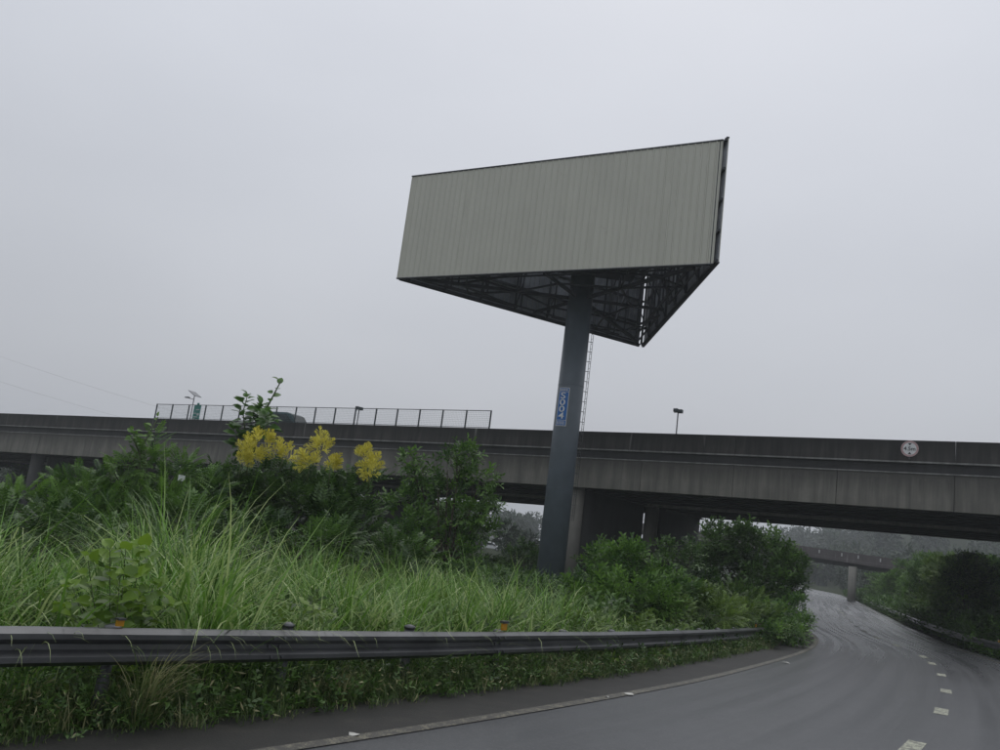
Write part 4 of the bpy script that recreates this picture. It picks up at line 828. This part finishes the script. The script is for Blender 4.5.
tag(put('ground_cover', np_mesh('ground_cover', *V1), None, M['weedleaf']), 'green undergrowth covering the island behind the guardrail', 'undergrowth', kind='stuff')
n = 36000; s = rng.uniform(s_near((8., 8)), s_near((60., 160)), n); d = 7.7+rng.uniform(0, 1, n)**1.7*26
c = np.stack([np.interp(s, Es, Ec[:, k]) for k in (0, 1)], 1)+np.stack([np.interp(s, Es, En[:, k]) for k in (0, 1)], 1)*d[:, None]
V1 = scatter(TM['twig'], np.c_[c, gz(c[:, 0], c[:, 1])-.07+rng.uniform(0, 1., n)*np.where((d < 8.6) & (c[:, 1] < 42), .25, np.interp(d, [7.7, 8.4, 11, 34], [.75, 1.1, 1.7, 1.0]))], np.c_[rng.normal(0, .8, (n, 2)), rng.uniform(.1, 1, n)], np.c_[rng.normal(0, .4, (n, 2)), np.ones(n)], rng.uniform(.3, .7, n), np.clip(rng.normal(.38, .2, n), 0, 1))
tag(put('roadside_scrub', np_mesh('roadside_scrub', *V1), None, M['weedleaf']), 'dark scrub on the ground beyond the right guardrail', 'undergrowth', kind='stuff')
# tufts hanging under the rail
for u, v, hgt, lb in ((138, 729, .80, 'drooping grass tuft below the guardrail near the left edge'), (335, 706, .42, 'straw-coloured seeded grass tuft at the edge of the shoulder'), (30, 722, .45, 'small dark grass tuft in the bottom left corner'), (560, 680, .42, 'leafy grass tuft below the amber reflector')):
    q = on_ground(u, v, -.05); n = 170; Rr = np.repeat(q[None], n, 0); Rr[:, :2] += rng.normal(0, .06, (n, 2)); az = rng.normal(-.75, 1.1, n)
    tf = thing('grass_tuft', q, lb, 'grass'); put('blades', np_mesh('blades', *blades(Rr, hgt*rng.uniform(.6, 1.3, n), np.abs(rng.normal(.25, .2, n)), rng.uniform(1.2, 2.4, n), az, rng.uniform(.006, .012, n), np.clip(rng.normal(.7, .25, n), 0, 1), 7)), tf, M['grassdry'])
# blades drooping over the rail
P, s, d = along(130, sG0, s_near((3., 15)), -1.5, -1.62); n = len(P); nrm = np.stack([np.interp(s, Es, En[:, k]) for k in (0, 1)], 1); az = np.arctan2(nrm[:, 1], nrm[:, 0])+rng.normal(0, .5, n); P[:, 2] += .25
tag(put('drooping_blades', np_mesh('drooping_blades', *blades(P, rng.uniform(.8, 1.05, n), rng.uniform(.0, .15, n), rng.uniform(2.2, 3.0, n), az, rng.uniform(.008, .014, n), rng.uniform(.6, 1, n), 9)), None, M['grass']), 'grass blades hanging over the top of the guardrail', 'grass', kind='stuff')

# right-hand trees: three grown once, then copied
def proto(kind, leaf, seed, hgt, wid, per, size):
    global rng; keep = rng; rng = np.random.default_rng(seed); L = []
    for k in range(9):
        a = rng.uniform(0, 6.28); rr = rng.uniform(.15, .62)*wid/2; zz = hgt*rng.uniform(.28, .80); r = wid*rng.uniform(.17, .28); L.append((np.array([rr*math.cos(a), rr*math.sin(a), zz]), np.array([r, r, r*.8])))
    L.append((np.array([0, 0, hgt*.86]), np.array([wid*.16, wid*.16, hgt*.12])))
    tr = limbs(np.zeros(3), L, .10).mesh('trunk'); tr.materials.append(M['bark']); V, Fq, ti = crown(L, kind, per, size); cm = np_mesh('crown', V, Fq, ti); cm.materials.append(leaf); rng = keep; return tr, cm
protos = [proto('twig', M['leafB'], 11, 4.9, 4.9, 260, .42), proto('twig', M['leafB'], 12, 4.9, 4.7, 260, .42), proto('pin', M['leafC'], 13, 4.7, 4.7, 230, .46)]
def place_tree(k, x, y, rot, sc, sz, label, group='trees along the right side of the road'):
    t_ = thing('verge_tree', (x, y, float(gz(x, y))-.07), label, 'tree', group)
    for nm, me in zip(('trunk', 'crown'), protos[k]):
        o = bpy.data.objects.new(nm, me); col.objects.link(o); o.parent = t_; o.rotation_euler.z = rot; o.scale = (sc, sc, sz)
rt = [(1008, 34, 2, .8, .85, 'yellowish tree at the right edge beneath the overpass'), (980, 37, 1, .85, .86, 'dark tree second from the right edge beneath the overpass'), (962, 58, 1, 1.0, 1.08, 'mid green tree beneath the overpass above the right guardrail'), (942, 70, 2, 1.1, 1.2, 'olive tree half way along the right guardrail'), (924, 85, 1, 1.2, 1.25, 'bright green tree where the right guardrail turns away'), (905, 104, 0, 1.3, 1.2, 'tree hiding the right end of the far bridge'), (886, 128, 1, 1.2, .9, 'low tree just right of the far bridge pier'), (1000, 62, 1, 1.4, 1.1, 'tall shaded tree behind the yellowish tree at the right edge'), (985, 90, 0, 1.7, 1.4, 'hazy tree at the back of the right-hand row'), (834, 140, 0, .8, .5, 'low hazy shrub left of the far bridge pier')]
for i, (u, y, k, sc, sz, lb) in enumerate(rt):
    q = foot(u, y); q[0] += max(0., 9.4+1.6*sc-road_dist(q)[0]); place_tree(k, q[0], q[1], i*1.7, sc, sz, lb)
lt_ = [(440, 88, 0, 1.5, 1.0, 'hazy tree beyond the overpass left of the pole'), (418, 92, 1, 1.5, 1.15, 'hazy tree beyond the overpass behind the bushy green tree'), (270, 95, 0, 1.6, 1.0, 'dark tree under the overpass behind the yellow flowers'), (200, 98, 2, 1.6, 1.0, 'dark tree under the overpass behind the feathery tree'), (110, 100, 0, 1.7, 1.0, 'dark tree in the shade below the left half of the overpass'), (40, 103, 1, 1.7, 1.0, 'dark tree in the shade at the far left below the overpass')]
for i, (u, y, k, sc, sz, lb) in enumerate(lt_): q = foot(u, y); place_tree(k, q[0], q[1], i*1.3+.4, sc, sz, lb, 'trees beyond the overpass on the left')

# far woods: one mass
out = []
def wood(n, xs, ys, hr, dens, ls=(.7, 1.5)):
    x = rng.uniform(*xs, n); y = rng.uniform(*ys, n); h_ = rng.uniform(*hr, n); g = gz(x, y)
    for i in range(n):
        if -6 < road_dist(np.array([[x[i], y[i]]]))[0] < 13: continue
        k = int(dens); e = unit(rng.normal(size=(k, 3))); r = h_[i]*rng.uniform(.28, .42); lump = 1+.25*np.sin(e@rng.normal(0, 3, 3)+i); pos = np.array([x[i], y[i], g[i]+h_[i]*.6])+e*np.array([r, r, h_[i]*.42])*lump[:, None]*rng.uniform(.7, 1.08, (k, 1))
        out.append(scatter(TM['leaf'], pos, e+rng.normal(0, .5, (k, 3)), np.array([0, 0, 1.])+e*.6+rng.normal(0, .3, (k, 3)), rng.uniform(*ls, k), np.clip(np.full(k, rng.normal(.4, .15))+rng.normal(0, .1, k), 0, 1)))
wood(210, (-260, 75), (300, 430), (7, 11), 300, (1., 2.)); wood(70, (-160, 20), (130, 190), (2.5, 4.5), 220); wood(420, (80, 460), (225, 520), (8, 13), 240, (1.3, 2.6)); wood(60, (66, 130), (125, 210), (3.5, 6), 220)
tag(put('far_woods', np_mesh('far_woods', *merge(out)), None, M['leafFar']), 'hazy wooded skyline far beyond the overpass', 'woods', kind='stuff')

# ------------------------------------------------------------------ small things
q = at(181.5, 478, 18.8); ws = thing('marker_board', foot(181.5, 18.8), 'small white board on a post between the feathery tree and flowering tree', 'board')
MB().box(q, (.15, .02, .13), ((.98, -.15, 0), (.15, .98, 0), (0, 0, 1))).build('panel', M['white'], ws); MB().bar(foot(181.5, 18.8)-np.array([0, 0, .3]), q-np.array([0, -.03, -.05]), .03).build('post', M['galv_post'], ws)
for u, v, w_, h_, lb in ((354, 735.5, .055, .02, 'pale paper scrap on the shoulder by the edge line, lower left'), (629, 694.5, .085, .02, 'pale paper scrap on the edge line below the guardrail middle'), (607, 697, .03, .015, 'small crumb of litter left of the middle paper scrap'), (786, 663, .10, .03, 'pale scrap on the edge line near the bend')):
    g = on_ground(u, v, .012); me = MB(); pts = [g+np.array([w_*math.cos(a)*rng.uniform(.7, 1.1), w_*.8*math.sin(a)*rng.uniform(.7, 1.1), rng.uniform(0, h_)]) for a in np.linspace(0, 6.28, 8)[:-1]]
    me.add(pts+[p_-np.array([0, 0, .006]) for p_ in pts]+[g+np.array([0, 0, h_*.8])], [(i, (i+1) % 7, 14) for i in range(7)]+[tuple(range(13, 6, -1))]+[(i, 7+i, 7+(i+1) % 7, (i+1) % 7) for i in range(7)])
    tag(me.build('paper_scrap', M['paper']), lb, 'litter', 'litter on the shoulder')
for k, (va, vb, lb) in enumerate(((349, 406, 'uppermost faint power line in the sky at the left'), (376, 424, 'lower faint power line in the sky at the left'))):
    a, b_ = at(-60, va-14, 150), at(235, vb+22, 165); pts = [a+(b_-a)*t_-np.array([0, 0, 2.0*4*t_*(1-t_)*.35]) for t_ in np.linspace(0, 1, 24)]
    tag(MB().tube(pts, .011, 5).build('power_line', M['galv_post']), lb, 'cable', 'power lines')

# ------------------------------------------------------------------ haze
hb = MB().box((0, 480, 14), (1240, 1120, 40)); hm = bpy.data.materials.new('haze'); hm.use_nodes = True; hn = hm.node_tree; hn.nodes.clear()
ho = N(hn, 'ShaderNodeOutputMaterial'); pv = N(hn, 'ShaderNodeVolumePrincipled'); pv.inputs['Color'].default_value = (.90, .94, .97, 1); pv.inputs['Density'].default_value = .0007; pv.inputs['Anisotropy'].default_value = .2
hn.links.new(pv.outputs[0], ho.inputs['Volume']); hz = hb.build('haze', hm); tag(hz, 'thin pale mist hanging in the damp air', 'haze', kind='stuff')
